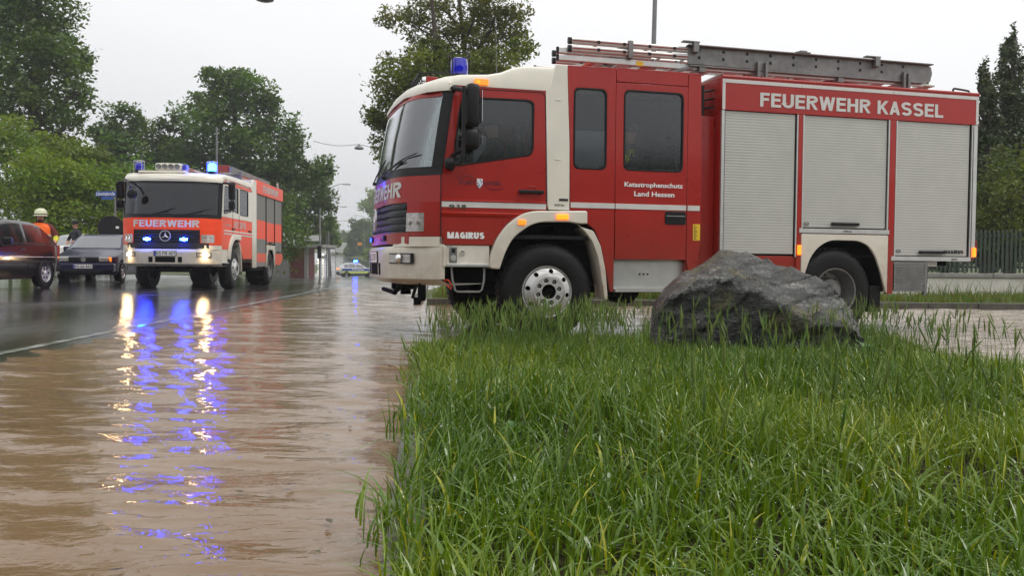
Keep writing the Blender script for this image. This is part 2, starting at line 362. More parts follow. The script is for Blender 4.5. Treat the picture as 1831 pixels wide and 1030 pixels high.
# ------------------------------------------------------------------ fire engines (local frame: x rearwards, y from the left side to the right, z up)
TW = 2.4
def interp(z, tab):
    if z <= tab[0][0]: return tab[0][1]
    for (a, p), (b, q) in zip(tab, tab[1:]):
        if z <= b: return p+(q-p)*(z-a)/(b-a)
    return tab[-1][1]
XF = [(.55, -.42), (.66, -.52), (1.0, -.53), (1.03, -.485), (1.5, -.47), (1.79, -.45), (1.88, -.44), (2.2, -.39), (2.62, -.31), (2.80, -.24)]
XC = [(.55, .0), (1.5, .0), (1.8, .0), (2.0, .03), (2.4, .085), (2.72, .135), (2.85, .16)]
SKEW = [.14]                                                        # the near engine's nose as seen: its right half stands a little further forward
def S(y, z, off=0.):
    t = min(1, abs(y-TW/2)/(TW/2)); a, b = interp(z, XF), interp(z, XC)
    return (a+(b-a)*(.11*t**2+.89*t**5)-off-SKEW[0]*y/TW, y, z)
def ydense(y0, y1, n=28):
    """sample y, denser near the rounded corners"""
    f = lambda y: .5-.5*math.cos(math.pi*y/TW); g = lambda s: TW*math.acos(1-2*s)/math.pi
    return [g(f(y0)+(f(y1)-f(y0))*i/n) for i in range(n+1)]
def patch(name, y0, y1, z0, z1, m, parent, off=0., th=.02, nz=8, ny=28, bevel=0):
    b = MB(); ys = ydense(y0, y1, ny); zs = [z0+(z1-z0)*i/nz for i in range(nz+1)]
    f = [[S(y, z, off) for y in ys] for z in zs]; k = [[S(y, z, off-th) for y in ys] for z in zs]
    b.grid(f); b.grid(k)
    b.grid([f[0], k[0]]); b.grid([f[-1], k[-1]]); b.grid([[r[0] for r in f], [r[0] for r in k]]); b.grid([[r[-1] for r in f], [r[-1] for r in k]])
    return b.build(name, m, parent, smooth=True)
def front_text(name, body, y_hi, y_lo, z0, z1, m, parent, bold=.012, off=.004):
    return stroke_text(name, body, (0, 1, z0, z1), m, parent, fn=lambda u, v, h: S(y_hi+(y_lo-y_hi)*u, v, off+h), t=bold)
def star(parent, y, z, r):
    b = MB(); x0 = S(y, z)[0]-.035
    pr = [(r*1.0, 0), (r*1.0, -.02), (r*.86, -.02), (r*.86, 0), (r, 0)]
    b.lathe(pr, (x0, y, z), 'x', 32)
    for k in range(3):
        a = math.pi/2+2*math.pi*k/3; c, s = math.cos(a), math.sin(a); w = r*.16
        tip = (x0-.008, y+r*.93*c, z+r*.93*s); ctr = (x0-.03, y, z); ctrb = (x0+.004, y, z)
        for sg in (-1, 1):
            q = a+sg*math.pi/3; e = (x0-.006, y+w*math.cos(q), z+w*math.sin(q)); b.add([tip, ctr, e], [(0, 1, 2)]); b.add([tip, ctrb, e], [(0, 1, 2)])
    return b.build('emblem', M['silver'], parent)
def wheel(parent, x, y, z=.53, side=-1, front=True, rt=.53, w=.29, dual=False, name='wheel'):
    """side -1: the outer face looks to -y"""
    e = bpy.data.objects.new(name, None); COL.objects.link(e); e.parent = parent; e.location = (x, y, z)
    s = side; w = w*(2.1 if dual else 1)
    h = lambda v: v*s
    prof = [(.275, h(-.02)), (.285, h(.0)), (.32, h(.012)), (.42, h(.012)), (.49, h(-.01)), (rt-.012, h(-.045)), (rt, h(-.06)), (rt, h(-w+.05)), (.5, h(-w)), (.30, h(-w)), (.275, h(-w+.03)), (.275, h(-.02))]
    b = MB().lathe(prof, (0, 0, 0), 'y', 56)
    for k in range(44):                                             # tread blocks
        a = 2*math.pi*k/44; c0, s0 = math.cos(a), math.sin(a)
        for yy in ((-.07, -w*.5+.02), (-w*.5-.02, -w+.06)):
            c1, s1 = math.cos(a+.085), math.sin(a+.085)
            P = []
            for yv in yy:
                P += [(c0*(rt-.004), h(yv), s0*(rt-.004)), (c1*(rt-.004), h(yv), s1*(rt-.004)), (c1*(rt+.014), h(yv), s1*(rt+.014)), (c0*(rt+.014), h(yv), s0*(rt+.014))]
            b.add(P, [(0, 1, 2, 3), (4, 5, 6, 7), (0, 1, 5, 4), (1, 2, 6, 5), (2, 3, 7, 6), (3, 0, 4, 7)])
    b.build('tyre', M['rubber'], e, smooth=True)
    r = MB()
    r.lathe([(.272, h(-.05)), (.275, h(.004)), (.289, h(.010)), (.291, h(.0)), (.283, h(-.01))], (0, 0, 0), 'y', 48)
    if front:
        r.lathe([(.176, h(.075)), (.188, h(.06)), (.20, h(.045))], (0, 0, 0), 'y', 48)
        r.lathe([(.262, h(.015)), (.272, h(-.05))], (0, 0, 0), 'y', 48)
        rim = r.build('rim', M['rim'], e, smooth=True)
        hs = [circ(.125*math.cos(a), .125*math.sin(a), .026, 16) for a in [2*math.pi*k/8+.25 for k in range(8)]]
        me1 = plate_mesh('rim', circ(0, 0, .176, 48), hs+[circ(0, 0, .082, 32)], h(.055), h(.078), .004)
        # outer dish, a cone with hand holes: a flat holed ring sheared outward
        hs2 = [circ(.232*math.cos(a), .232*math.sin(a), .026, 14) for a in [2*math.pi*k/8+.62 for k in range(8)]]
        me2 = plate_mesh('rim', circ(0, 0, .266, 64), hs2+[circ(0, 0, .197, 48)], h(.006), h(.012), .002)
        for v in me2.vertices:
            q = math.hypot(v.co.x, v.co.z); v.co.y += h((.266-q)/.069*.036)
        bm = bmesh.new(); bm.from_mesh(rim.data); bm.from_mesh(me1); bm.from_mesh(me2); bm.to_mesh(rim.data); bm.free()
        MB().lathe([(0, h(.02)), (.06, h(.02)), (.075, h(.035)), (.082, h(.07)), (.086, h(.07)), (.082, h(.03)), (.0, h(-.02))], (0, 0, 0), 'y', 28).lathe([(.0, h(-.02)), (.17, h(-.02)), (.27, h(-.045))], (0, 0, 0), 'y', 28).build('hub', M['under'], e, smooth=True)
        lb = MB()
        for k in range(8):
            a = 2*math.pi*k/8+.25; lb.lathe([(0, h(.066)), (.012, h(.066)), (.016, h(.06)), (.018, h(.03))], (.125*math.cos(a), 0, .125*math.sin(a)), 'y', 6)
        lb.build('wheel_nuts', M['steel'], e)
    else:
        r.lathe([(.27, h(-.02)), (.262, h(-.10)), (.24, h(-.17)), (.235, h(-.2)), (.17, h(-.21)), (.165, h(-.13)), (.15, h(-.10)), (.09, h(-.10)), (.08, h(-.02)), (0, h(-.02))], (0, 0, 0), 'y', 48)
        for k in range(8):
            a = 2*math.pi*k/8; r.lathe([(0, h(-.17)), (.014, h(-.17)), (.016, h(-.21))], (.2*math.cos(a), 0, .2*math.sin(a)), 'y', 6)
        r.build('rim', M['steel'], e, smooth=True)
    return e
def beacon(parent, x, y, z, lit=False, cage=M['black']):
    base = MB().lathe([(0, 0), (.10, 0), (.10, .06), (.085, .075), (0, .075)], (x, y, z), 'z', 28).build('beacon', M['black'], parent, smooth=True)
    MB().lathe([(.085, .07), (.098, .09), (.096, .22), (.088, .25), (.06, .262), (0, .265)], (x, y, z), 'z', 28).build('beacon_dome', M['blue_on' if lit else 'blue_dome'], base, smooth=True)
    if not lit: MB().lathe([(0, .1), (.05, .1), (.055, .2), (0, .21)], (x, y, z), 'z', 12).build('beacon_lamp', M['blue_dome'], base)
    c = MB()
    for k in range(4):
        a = math.pi/4+k*math.pi/2; c.tube([(x+.135*math.cos(a), y+.135*math.sin(a), z-.03), (x+.135*math.cos(a), y+.135*math.sin(a), z+.29), (x+.12*math.cos(a), y+.12*math.sin(a), z+.30)], .007, 6)
    c.tube([(x+.13*math.cos(2*math.pi*k/16), y+.13*math.sin(2*math.pi*k/16), z+.30) for k in range(17)], .007, 6)
    c.build('beacon_cage', cage, base)
    return base
def cab_front(T, skin, near):
    """shared front of both engines: bumper, grille, panel, windscreen"""
    w = TW; gy = .25 if near else .40
    patch('front_panel', .0, w, 1.50, 1.79, skin, T, nz=6)
    patch('front_corner_panel', .0, gy+.005, 1.13, 1.50, skin, T, nz=6, ny=10); patch('front_corner_panel', w-gy-.005, w, 1.13, 1.50, skin, T, nz=6, ny=10)
    patch('grille_lip', .22, w-.22, 1.045, 1.17, skin if near else M['grille'], T, off=.012, nz=3)
    g = patch('grille', gy, w-gy, 1.17, 1.50, M['grille'], T, off=-.035, nz=4)
    b = MB()
    for k in range(4):                                              # slats
        z = 1.20+k*.078
        b.grid([[S(y, z, .006) for y in ydense(gy+.02, w-gy-.02)], [S(y, z+.03, .004) for y in ydense(gy+.02, w-gy-.02)], [S(y, z+.036, -.03) for y in ydense(gy+.02, w-gy-.02)]])
    b.build('grille_slats', M['black'], g, smooth=True)
    star(T, w/2, 1.345, .135)
    patch('windscreen_cowl', .0, w, 1.79, 1.885, M['black'], T, nz=3)
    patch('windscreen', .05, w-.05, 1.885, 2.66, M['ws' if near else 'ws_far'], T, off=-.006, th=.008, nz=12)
    patch('windscreen_pillar', 0, .06, 1.885, 2.72, M['black'], T, off=.004, nz=12, ny=8); patch('windscreen_pillar', w-.06, w, 1.885, 2.72, M['black'], T, off=.004, nz=12, ny=8)
    patch('windscreen_header', .08, w-.08, 2.65, 2.70, skin if near else M['black'], T, nz=2)
    for y in (.95, 1.75):                                           # wipers
        b = MB(); p = [S(y, 1.83, .03), S(y-.28, 1.89, .03), S(y-.62, 1.96, .035)]
        b.tube(p, .009, 6); q = [S(y-.35-.42*u, 1.905+.13*u, .018) for u in (0, .25, .5, .75, 1)]; b.tube(q, .007, 6)
        b.lathe([(0, -.02), (.02, -.02), (.02, .03)], S(y, 1.83, .02), 'x', 10); b.build('wiper', M['black'], T)
    # bumper in two heights: high corners, low middle with a step
    bm_ = patch('bumper', 0, w, .665, 1.02, M['white'], T, off=.0, th=.05, nz=8)
    for y0, y1 in ((0, .44), (w-.44, w)):
        patch('bumper_corner', y0, y1, 1.02, 1.125, M['white'], bm_, off=.006, th=.05, nz=3, ny=12)
    MB().grid([[S(y, .665) for y in ydense(0, w)], [(S(y, .60)[0]+.10, y, .60) for y in ydense(0, w)], [(S(y, .60)[0]+.5, y, .62) for y in ydense(0, w)]]).build('bumper_underside', M['offwhite'], bm_, smooth=True)
    MB().grid([[S(y, 1.02) for y in ydense(0, w)], [(S(y, 1.02)[0]+.14, y, 1.035) for y in ydense(0, w)]]).build('bumper_top', M['white'], bm_, smooth=True)
    for y0, y1 in ((.80, .90), (.96, w-.96), (w-.90, w-.80)):
        patch('air_slot', y0, y1, .70, .835, M['under'], bm_, off=.003, th=.01, nz=2, ny=6)
    for sg in (0, 1):                                               # lamps
        f = lambda a, b: (a, b) if not sg else (w-b, w-a)
        y0, y1 = f(.17, .47); lit = not near
        o = patch('fog_lamp', y0, y1, .83, .945, M['black'], T, off=.006, th=.02, nz=3, ny=8)
        y0, y1 = f(.185, .455); patch('lamp_lens', y0, y1, .842, .933, M['lens'], o, off=.012, th=.01, nz=3, ny=8)
        yc = (y0+y1)/2+(.03 if sg else -.03)
        nb = MB().lathe([(0, -.045), (.03, -.036), (.05, -.012), (.052, .01)], S(yc, .887, .016), 'x', 18)
        nb.build('lamp_reflector', M['lamp_on'] if lit else M['chrome'], o, smooth=True)
        y0, y1 = f(.10, .25) if near else f(.12, .38)
        h = patch('headlight', y0, y1, 1.185, 1.385, M['lens'], T, off=.012, th=.02, nz=4, ny=8)
        for yy in ((.14, .21) if near else (.19, .30)):
            yy = yy if not sg else w-yy
            MB().lathe([(0, .01), (.02, .006), (.034, -.006), (.037, -.012)], S(yy, 1.29, .014), 'x', 18).build('lamp_reflector', M['chrome'], h, smooth=True)
        yb = .76 if not sg else w-.76
        zb = 1.26 if not near else 1.115
        o = patch('grille_flasher', yb-.10, yb+.10, zb-.03, zb+.035, M['black'], T, off=.03, th=.03, nz=2, ny=6)
        patch('flasher_lens', yb-.085, yb+.085, zb-.02, zb+.026, M['blue_core' if not near else 'blue_small'] if (not near or sg) else M['blue_dome'], o, off=.036, th=.012, nz=2, ny=6)
        if not near: MB().lathe([(0, -.07), (.028, -.055), (.04, -.03), (.042, 0)], S(yb, zb+.003, .03), 'x', 16).build('flasher_bulb', M['blue_core'], o, smooth=True)
    # number plate
    z0 = .845 if near else .86
    p = patch('number_plate', w/2-.27, w/2+.27, z0-.012, z0+.128, M['black'], T, off=.012, th=.02, nz=2, ny=6)
    patch('plate_face', w/2-.255, w/2+.255, z0, z0+.116, M['plate'], p, off=.016, th=.006, nz=2, ny=6)
    patch('plate_band', w/2+.21, w/2+.252, z0+.004, z0+.112, M['euro'], p, off=.0185, th=.006, nz=2, ny=3)
    front_text('lettering', 'KS 2157' if near else 'KS FW 401', w/2+.195, w/2-.235, z0+.02, z0+.097, M['ink'], p, bold=.15, off=.019)
    front_text('lettering', 'FEUERWEHR', 2.06 if near else 2.0, .34 if near else .42, 1.565, 1.735, M['refl'], T, bold=.2)
    # cowl-level blue side flasher of the near engine sits on the roof edge of the grille panel
    # towing jaw and brackets under the bumper
    b = MB()
    b.box(-.36, -.1, .62, .72, .56, .66); b.box(-.38, -.1, 1.1, 1.3, .52, .64); b.tube([(-.42, .55, .50), (-.42, 1.85, .50)], .028, 8)
    b.box(-.20, -.12, .22, .30, .42, .64); b.box(-.22, -.1, 1.6, 1.72, .44, .64); b.tube([(-.30, .66, .60), (-.42, .66, .50)], .03, 8); b.tube([(-.22, .26, .60), (-.26, .26, .46), (-.16, .26, .42)], .022, 8)
    b.build('towing_bracket', M['under'], T, bevel=.006)
def roof_cap(T, prof, m, x_end, name='roof', fade=.55):
    b = MB(); P = []
    cols = [(-1, None), (-1, -.09), (-.985, -.045), (-.95, -.018), (-.85, -.004), (-.5, .012), (0, .02), (.5, .012), (.85, -.004), (.95, -.018), (.985, -.045), (1, -.09), (1, None)]
    for i, (x, z) in enumerate(prof):
        k = max(0, 1-(x+.33)/fade) if x < fade-.33 else 0
        row = []
        for t, dz in cols:
            pull = (.11*abs(t)**2+.89*abs(t)**5)*(interp(2.70, XC)-interp(2.70, XF))*k
            zz = 2.76 if dz is None else max(z+dz*min(1, (z-2.69)/.1), 2.70 if i < 2 else 2.78)
            if dz is None: zz = min(zz, z)
            row.append((x+pull-SKEW[0]*(t+1)/2*k, TW/2+t*(TW/2+.004), zz))
        P.append(row)
    b.grid(P); b.grid([[(x, y, z-.02) for x, y, z in P[-1]], P[-1]])
    return b.build(name, m, T, smooth=True, solid=.02)
def mirror_set(T, sgn, big=True):
    """sgn -1: left side, +1: right side"""
    y0 = 0 if sgn < 0 else TW; s = sgn
    b = MB()
    b.tube([(.14, y0, 2.70), (.10, y0+s*.12, 2.70), (.20, y0+s*.24, 2.66)], .026, 8)
    b.tube([(.20, y0+s*.23, 2.70), (.20, y0+s*.23, 1.98)], .020, 8)
    b.tube([(.20, y0+s*.23, 2.05), (.12, y0+s*.02, 2.0)], .02, 8)
    o = b.build('mirror', M['black'], T)
    h = MB().prism(rounded([(-.06, 2.20), (.13, 2.20), (.14, 2.74), (-.04, 2.76)], .05), 0, .10)
    # head: broad across, facing rearwards
    h2 = MB()
    P = [[(x, yy, z) for z, yy in zz] for x, zz in ()]
    head = MB(); prof = [(.0, .10), (.08, .115), (.11, .09), (.115, .02)]
    for z0, z1, wid in ((2.30, 2.74, .155), (2.06, 2.26, .15)):
        c = MB(); ya, yb = (y0+s*.10, y0+s*(.10+wid)); ya, yb = min(ya, yb), max(ya, yb)
        q = rounded([(.24, ya), (.37, ya), (.40, yb), (.22, yb)], .045)
        rows = []
        for z, k in ((z0, .72), (z0+.02, .92), (z0+.05, 1), (z1-.06, 1), (z1-.02, .93), (z1, .7)):
            cx, cy = .31, (ya+yb)/2; rows.append([(cx+(a-cx)*k, cy+(d-cy)*k, z) for a, d in q]+[(cx+(q[0][0]-cx)*k, cy+(q[0][1]-cy)*k, z)])
        c.grid(rows); n = len(rows[0])-1
        c.add(rows[0][:-1], [tuple(range(n))]); c.add(rows[-1][:-1], [tuple(range(n))])
        c.build('mirror_head', M['black'], o, smooth=True)
        MB().box(.401, .404, ya+.03, yb-.03, z0+.05, z1-.06).build('mirror_glass', M['chrome'], o)
    return o
def stretch_arc(a, b): return a+list(reversed(b))
FO = [(1.66, 1.44), (1.02, 1.425), (.89, 1.385), (.73, 1.27), (.60, 1.09), (.545, .90), (.54, .79)]
FI = [(1.66, 1.31), (1.12, 1.305), (.99, 1.265), (.80, 1.13), (.71, .96), (.66, .79)]
def fender(T, y0, y1):
    b = MB(); pa, pb = [FO[0]]+rounded(FO, [0, .1, .1, .15, .15, .1, 0])[1:], FI
    poly = rounded([(1.66, 1.44), (1.02, 1.425), (.89, 1.385), (.73, 1.27), (.60, 1.09), (.545, .90), (.54, .79), (.65, .775), (.71, .96), (.80, 1.13), (.99, 1.265), (1.12, 1.305), (1.45, 1.31), (1.55, 1.295), (1.66, 1.295)],
                   [.03, .1, .1, .15, .15, .1, .02, .02, .1, .12, .1, .08, .03, .02, .01])
    return link('fender', plate_mesh('fender', poly, (), y0, y1, .012), T, [M['white']])
def flap_arc(T, y0, y1):
    poly = rounded([(1.55, 1.295), (1.62, 1.255), (1.75, 1.22), (1.84, 1.05), (1.90, .78), (1.935, .44), (1.895, .44), (1.865, .62), (1.81, .92), (1.74, 1.10), (1.66, 1.20)], .03)
    return link('mudguard', plate_mesh('mudguard', poly, (), y0, y1, .006), T, [M['white']])
def shutter(T, x0, x1, z0, z1, y=.022, pitch=.033, m=None, handle=True, bands=None):
    m = m or M['shutter']; b = MB(); z = z0; ms = [m]+([M['orange']] if bands else [])
    while z < z1-.005:
        zt = min(z+pitch, z1); mi = 1 if bands and any(a <= (z+zt)/2 <= c for a, c in bands) else 0
        b.grid([[(x0, y-.0050, z), (x1, y-.0050, z)], [(x0, y-.0056, z+.003), (x1, y-.0056, z+.003)], [(x0, y-.007, (z+zt)/2), (x1, y-.007, (z+zt)/2)], [(x0, y-.0056, zt-.003), (x1, y-.0056, zt-.003)], [(x0, y-.0050, zt), (x1, y-.0050, zt)]], mi)
        z = zt
    o = b.build('roller_shutter', ms, T)
    if handle:
        xc = (x0+x1)/2; hb = MB().box(xc-.19, xc+.19, y-.05, y-.012, z0+.025, z0+.062)
        hb.box(xc-.02, xc+.02, y-.056, y-.05, z0+.034, z0+.052); hb.build('shutter_handle', M['black'], o, bevel=.008)
    return o
def frame_bar(T, name, x0, x1, y0, y1, z0, z1, m, bevel=.004): return MB().box(x0, x1, y0, y1, z0, z1).build(name, m, T, bevel=bevel)
def side_panel(T, name, outline, m, holes=(), win=None, y=0., th=.03, gl='tint', rub=True):
    o = plate(name, outline, m, T, holes, y, y+th, .005)
    for h in holes:
        cx = sum(p[0] for p in h)/len(h); cz = sum(p[1] for p in h)/len(h)
        gr = [(cx+(a-cx)*1.02, cz+(c-cz)*1.02) for a, c in h]
        wdw = plate('window', gr, M[gl], o, (), y+.012, y+.018, .001)
        inner = [(cx+(a-cx)*(1-.018/max(.12, abs(a-cx))) if abs(a-cx) > .05 else a, cz+(c-cz)*(1-.018/max(.12, abs(c-cz))) if abs(c-cz) > .05 else c) for a, c in h]
        plate('window_seal', h, M['black'], wdw, [inner], y-.004, y+.02, .002)
    return o
DOORWIN = rounded([(.15, 1.885), (1.0, 2.035), (1.035, 2.10), (1.04, 2.62), (.98, 2.65), (.27, 2.64), (.21, 2.55), (.145, 2.1)], [.04, .1, .05, .06, .04, .1, .1, .1])
DOOR = [(.006, 1.04), (.006, 1.45), (.006, 1.80), (.036, 2.0), (.09, 2.4), (.142, 2.74), (.20, 2.785), (1.168, 2.785), (1.195, 1.7), (1.195, 1.43), (1.02, 1.43), (.89, 1.39), (.73, 1.275), (.60, 1.095), (.585, 1.04)]
CW1 = rounded([(1.50, 1.91), (1.895, 1.91), (1.895, 2.82), (1.50, 2.82)], .075)
CW2 = rounded([(2.10, 1.915), (2.84, 1.915), (2.84, 2.83), (2.10, 2.83)], .075)
def simple_right_side(T, skin, xe):
    side_panel(T, 'right_side_panel', [(.006-SKEW[0], 1.04), (.006-SKEW[0], 1.8), (.142-SKEW[0], 2.74), (xe, 2.785), (xe, .9), (1.9, .9), (1.6, 1.4), (1.0, 1.4), (.6, 1.04)], skin,
               [[(.2, 1.9), (1.05, 2.0), (1.05, 2.62), (.26, 2.62)], CW2 if xe > 2.9 else [(1.5, 1.9), (1.9, 1.9), (1.9, 2.7), (1.5, 2.7)]], y=TW-.03, gl='dark_glass')
def chassis(T, xr):
    b = MB(); b.box(-.15, xr, .62, .82, .62, .92); b.box(-.15, xr, TW-.82, TW-.62, .62, .92); b.box(-.1, .55, .35, TW-.35, .62, 1.12); b.box(.9, 1.5, .3, TW-.3, .44, .62)
    b.box(1.95, 3.1, .5, TW-.5, .5, .9); b.box(4.6, 5.2, .55, TW-.55, .42, .7); b.box(.05, 3.3, .3, TW-.3, .92, 1.14); b.box(3.4, xr-.1, .35, TW-.35, .92, 1.05)
    b.tube([(1.21, .3, .53), (1.21, TW-.3, .53)], .08, 10); b.tube([(4.93, .3, .53), (4.93, TW-.3, .53)], .1, 10); b.lathe([(0, -.2), (.15, -.12), (.2, 0), (.15, .12), (0, .2)], (4.93, TW/2, .5), 'y', 14)
    b.build('chassis', M['under'], T)
    for y0, y1 in ((.02, .45), (TW-.45, TW-.02)):                   # wheel wells
        a = MB()
        for prof, zz in ((FI, 1.0), ):
            pts = [(1.95, .75), (1.86, 1.05), (1.74, 1.2), (1.5, 1.31), (1.12, 1.30), (.8, 1.13), (.68, .8)]
            a.grid([[(x, y0, z) for x, z in pts], [(x, y1, z) for x, z in pts]])
        a.grid([[(x, y1 if y0 < 1 else y0, z) for x, z in pts], [(x, y1 if y0 < 1 else y0, .6) for x, z in pts]])
        a.build('wheel_well', M['under'], T, solid=.01)
# ------------------------------------------------------------------ near fire engine
YAW1 = R(14.6); O1 = Vector((-.777, 8.9, 0))
def w1(x, y, z): return O1+Vector((x*math.cos(YAW1)-y*math.sin(YAW1), x*math.sin(YAW1)+y*math.cos(YAW1), z))
def near_engine():
    T = empty('fire_engine', O1, YAW1, 'red fire engine with cream cab roof and silver roller shutters, standing beside the grass verge', 'fire engine')
    red, wh = M['red'], M['white']
    chassis(T, 6.8); cab_front(T, red, True)
    roof_cap(T, [(-.31, 2.69), (-.31, 2.73), (-.28, 2.785), (-.17, 2.845), (.0, 2.885), (.22, 2.905), (.52, 2.925), (.66, 2.955), (.80, 3.015), (.90, 3.04), (1.02, 3.05), (1.25, 3.055), (1.415, 3.06)], wh, 1.415)
    # ---- front door
    d = side_panel(T, 'front_door', DOOR, red, [DOORWIN])
    def badge():
        sh = [(.397, 1.762), (.46, 1.762), (.462, 1.70), (.43, 1.655), (.396, 1.70)]
        s_ = plate('crest', sh, M['signwhite'], d, (), -.005, .0, .001)
        b = MB()
        for i in range(4):
            for j in range(5):
                x, z = .402+i*.014, 1.755-j*.018
                if (i+j) % 2 == 0 and z > 1.68 - 0: b.box(x, x+.012, -.0075, -.005, z-.015, z, 0)
        b.build('crest_squares', M['signblue'], s_)
        b = MB(); b.add([(.40, -.0085, 1.755), (.415, -.0085, 1.76), (.45, -.0085, 1.685), (.437, -.0085, 1.675)], [(0, 1, 2, 3)]); b.build('crest_band', M['signwhite'], s_)
        stroke_text('lettering', 'STADT', (.20, .385, 1.695, 1.742), M['navy'], d, t=.13, gap=.16); stroke_text('lettering', 'KASSEL', (.472, .672, 1.695, 1.742), M['navy'], d, t=.13, gap=.16)
        arc = MB()
        for c in ((.28, 1.735, .115, .055, .15, 2.9), (.60, 1.70, .115, .05, 3.4, 6.0)):
            pts = [(c[0]+c[2]*math.cos(c[4]+(c[5]-c[4])*k/14), -.005, c[1]+c[3]*math.sin(c[4]+(c[5]-c[4])*k/14)) for k in range(15)]
            arc.tube(pts, [.0008+.0020*math.sin(math.pi*k/14) for k in range(15)], 5)
        arc.build('arc_swoosh', M['navy'], d)
    badge()
    frame_bar(T, 'reflective_stripe', .012, 1.185, -.0045, -.001, 1.447, 1.508, M['refl'], .001)
    MB().grid([[(.012, 0, 1.53), (1.185, 0, 1.53)], [(.012, -.012, 1.522), (1.185, -.012, 1.522)], [(.012, -.012, 1.515), (1.185, -.012, 1.515)], [(.012, 0, 1.510), (1.185, 0, 1.510)]]).build('door_crease', red, d)
    MB().grid([[(.012, 0, 1.40), (1.0, 0, 1.40)], [(.012, -.016, 1.385), (.97, -.016, 1.385)], [(.012, -.012, 1.36), (.92, -.012, 1.36)], [(.012, 0, 1.34), (.86, 0, 1.34)]]).build('door_crease', red, d, smooth=True)
    stroke_text('lettering', '918', (.09, .28, 1.43, 1.475), M['chrome'], d, t=.22, gap=.2, fn=lambda u, v, h: (u, -.02-h, v)); stroke_text('lettering', 'MAGIRUS', (.075, .485, 1.108, 1.178), M['signwhite'], d, t=.27, gap=.07)
    hb = MB().box(.86, 1.15, -.045, -.015, 1.615, 1.655); hb.box(.88, .92, -.02, 0, 1.62, 1.65); hb.box(1.09, 1.13, -.02, 0, 1.62, 1.65); hb.build('door_handle', M['black'], d, bevel=.01)
    plate('handle_recess', rounded([(.94, 1.575), (1.08, 1.575), (1.08, 1.70), (.94, 1.70)], .05), red, d, [rounded([(.95, 1.585), (1.07, 1.585), (1.07, 1.69), (.95, 1.69)], .045)], -.006, 0, .002)
    # door seam: raised inner edge line
    seam = [(.15, 2.0), (.19, 2.45), (.225, 2.62), (.30, 2.715), (.45, 2.732), (1.13, 2.738), (1.165, 2.70), (1.185, 1.9), (1.188, 1.52)]
    MB().tube([(a, -.001, c) for a, c in rounded(seam, [0, .1, .1, .1, .1, .1, .05, .1, 0])], .0045, 5).build('door_seam', M['black'], d)
    MB().tube([(.0, -.001, c) for c in (1.05, 1.4, 1.8)]+[(.036, -.001, 2.0), (.09, -.001, 2.4), (.14, -.001, 2.72)], .005, 5).build('door_seam', M['black'], d)
    # ---- step box under the door
    s = MB().box(.075, .545, .01, .06, .83, 1.035).build('step_box', M['offwhite'], T, bevel=.004)
    frame_bar(T, 'step_trim', .03, .07, -.015, .05, .80, 1.03, wh, .01); frame_bar(T, 'step_tread', .07, .545, -.03, .06, .80, .835, M['alu'], .006)
    sk = frame_bar(T, 'socket_plate', .10, .185, .0, .012, .845, 1.015, M['steel'], .004)
    MB().box(.125, .165, -.006, 0, .955, 1.0).build('socket', M['black'], sk, bevel=.003); MB().lathe([(0, -.008), (.028, -.008), (.033, 0)], (.145, 0, .895), 'y', 16).build('socket', M['alu'], sk)
    MB().lathe([(.018, -.012), (.026, -.012), (.03, 0), (.03, .02)], (.245, .01, .955), 'y', 18).build('charge_socket', M['alu'], T)
    MB().tube([(.125, .03, .83), (.135, .0, .66), (.165, -.01, .545), (.19, -.01, .53), (.43, -.01, .53), (.46, -.01, .55), (.485, 0, .66), (.495, .03, .80)], .013, 6).build('stirrup_step', M['steel'], T, smooth=True)
    MB().tube([(.05, .03, .66), (.09, .0, .655), (.13, .0, .60), (.12, .0, .56), (.08, .01, .60), (.05, .04, .64)], .008, 6).build('brake_cable', M['orange'], T)
    # ---- fenders and lamps on them
    f = fender(T, -.05, .30); flap_arc(T, .0, .30)
    for x, z, w_, on in ((.895, 1.295, .045, 0), (1.36, 1.365, .07, 1)):
        MB().box(x-w_, x+w_, -.075, -.05, z-.03, z+.03).build('side_marker_lamp', M['amber_on' if on else 'amber'], f, bevel=.015)
    MB().box(.36, .51, -.04, .01, 2.775, 2.835).box(.37, .42, -.043, -.039, 2.785, 2.825, 1).build('turn_indicator', [M['amber'], M['amber_on']], T, bevel=.012)
    # ---- white pillar, crew cab
    P = plate('pillar_panel', [(1.172, 2.785), (1.20, 1.50), (1.215, 1.445), (1.46, 1.445), (1.452, 2.2), (1.418, 3.0), (1.418, 3.058), (1.28, 3.058), (1.21, 2.785)], wh, T, (), -.006, .03, .006)
    for z in (2.66, 2.0): MB().box(1.285, 1.345, -.012, -.005, z, z+.012).build('pillar_latch', M['white'], P, bevel=.003)
    MB().box(1.335, 1.44, -.010, -.006, 1.545, 1.572).build('pillar_tag', M['ink'], P); text('lettering', '8,50 bar', (1.285, 1.40, 1.487, 1.512), M['ink'], P, bold=.0, fn=lambda u, v, h: (u, -.0085-h, v))
    crew = [(1.424, 3.058), (2.0, 3.07), (2.0, .53), (1.955, .53), (1.90, .80), (1.84, 1.06), (1.76, 1.235), (1.67, 1.30), (1.67, 1.445), (1.465, 1.445), (1.457, 2.2)]
    side_panel(T, 'crew_cab_panel', crew, red, [CW1])
    plate('crew_roof_panel', [(2.006, 2.915), (2.89, 2.915), (2.89, 3.075), (2.006, 3.07)], red, T, (), 0, .03, .004)
    cd_ = side_panel(T, 'crew_door', [(2.006, .90), (2.893, .90), (2.893, 2.907), (2.006, 2.907)], red, [CW2], y=-.002)
    plate('crew_end_post', rounded([(2.90, 3.075), (2.90, .9), (2.94, .72), (3.03, .72), (3.075, 1.14), (3.08, 1.85), (3.06, 3.03), (3.04, 3.075)], [0, 0, 0, 0, 0, 0, .03, .02]), red, T, (), 0, .03, .004)
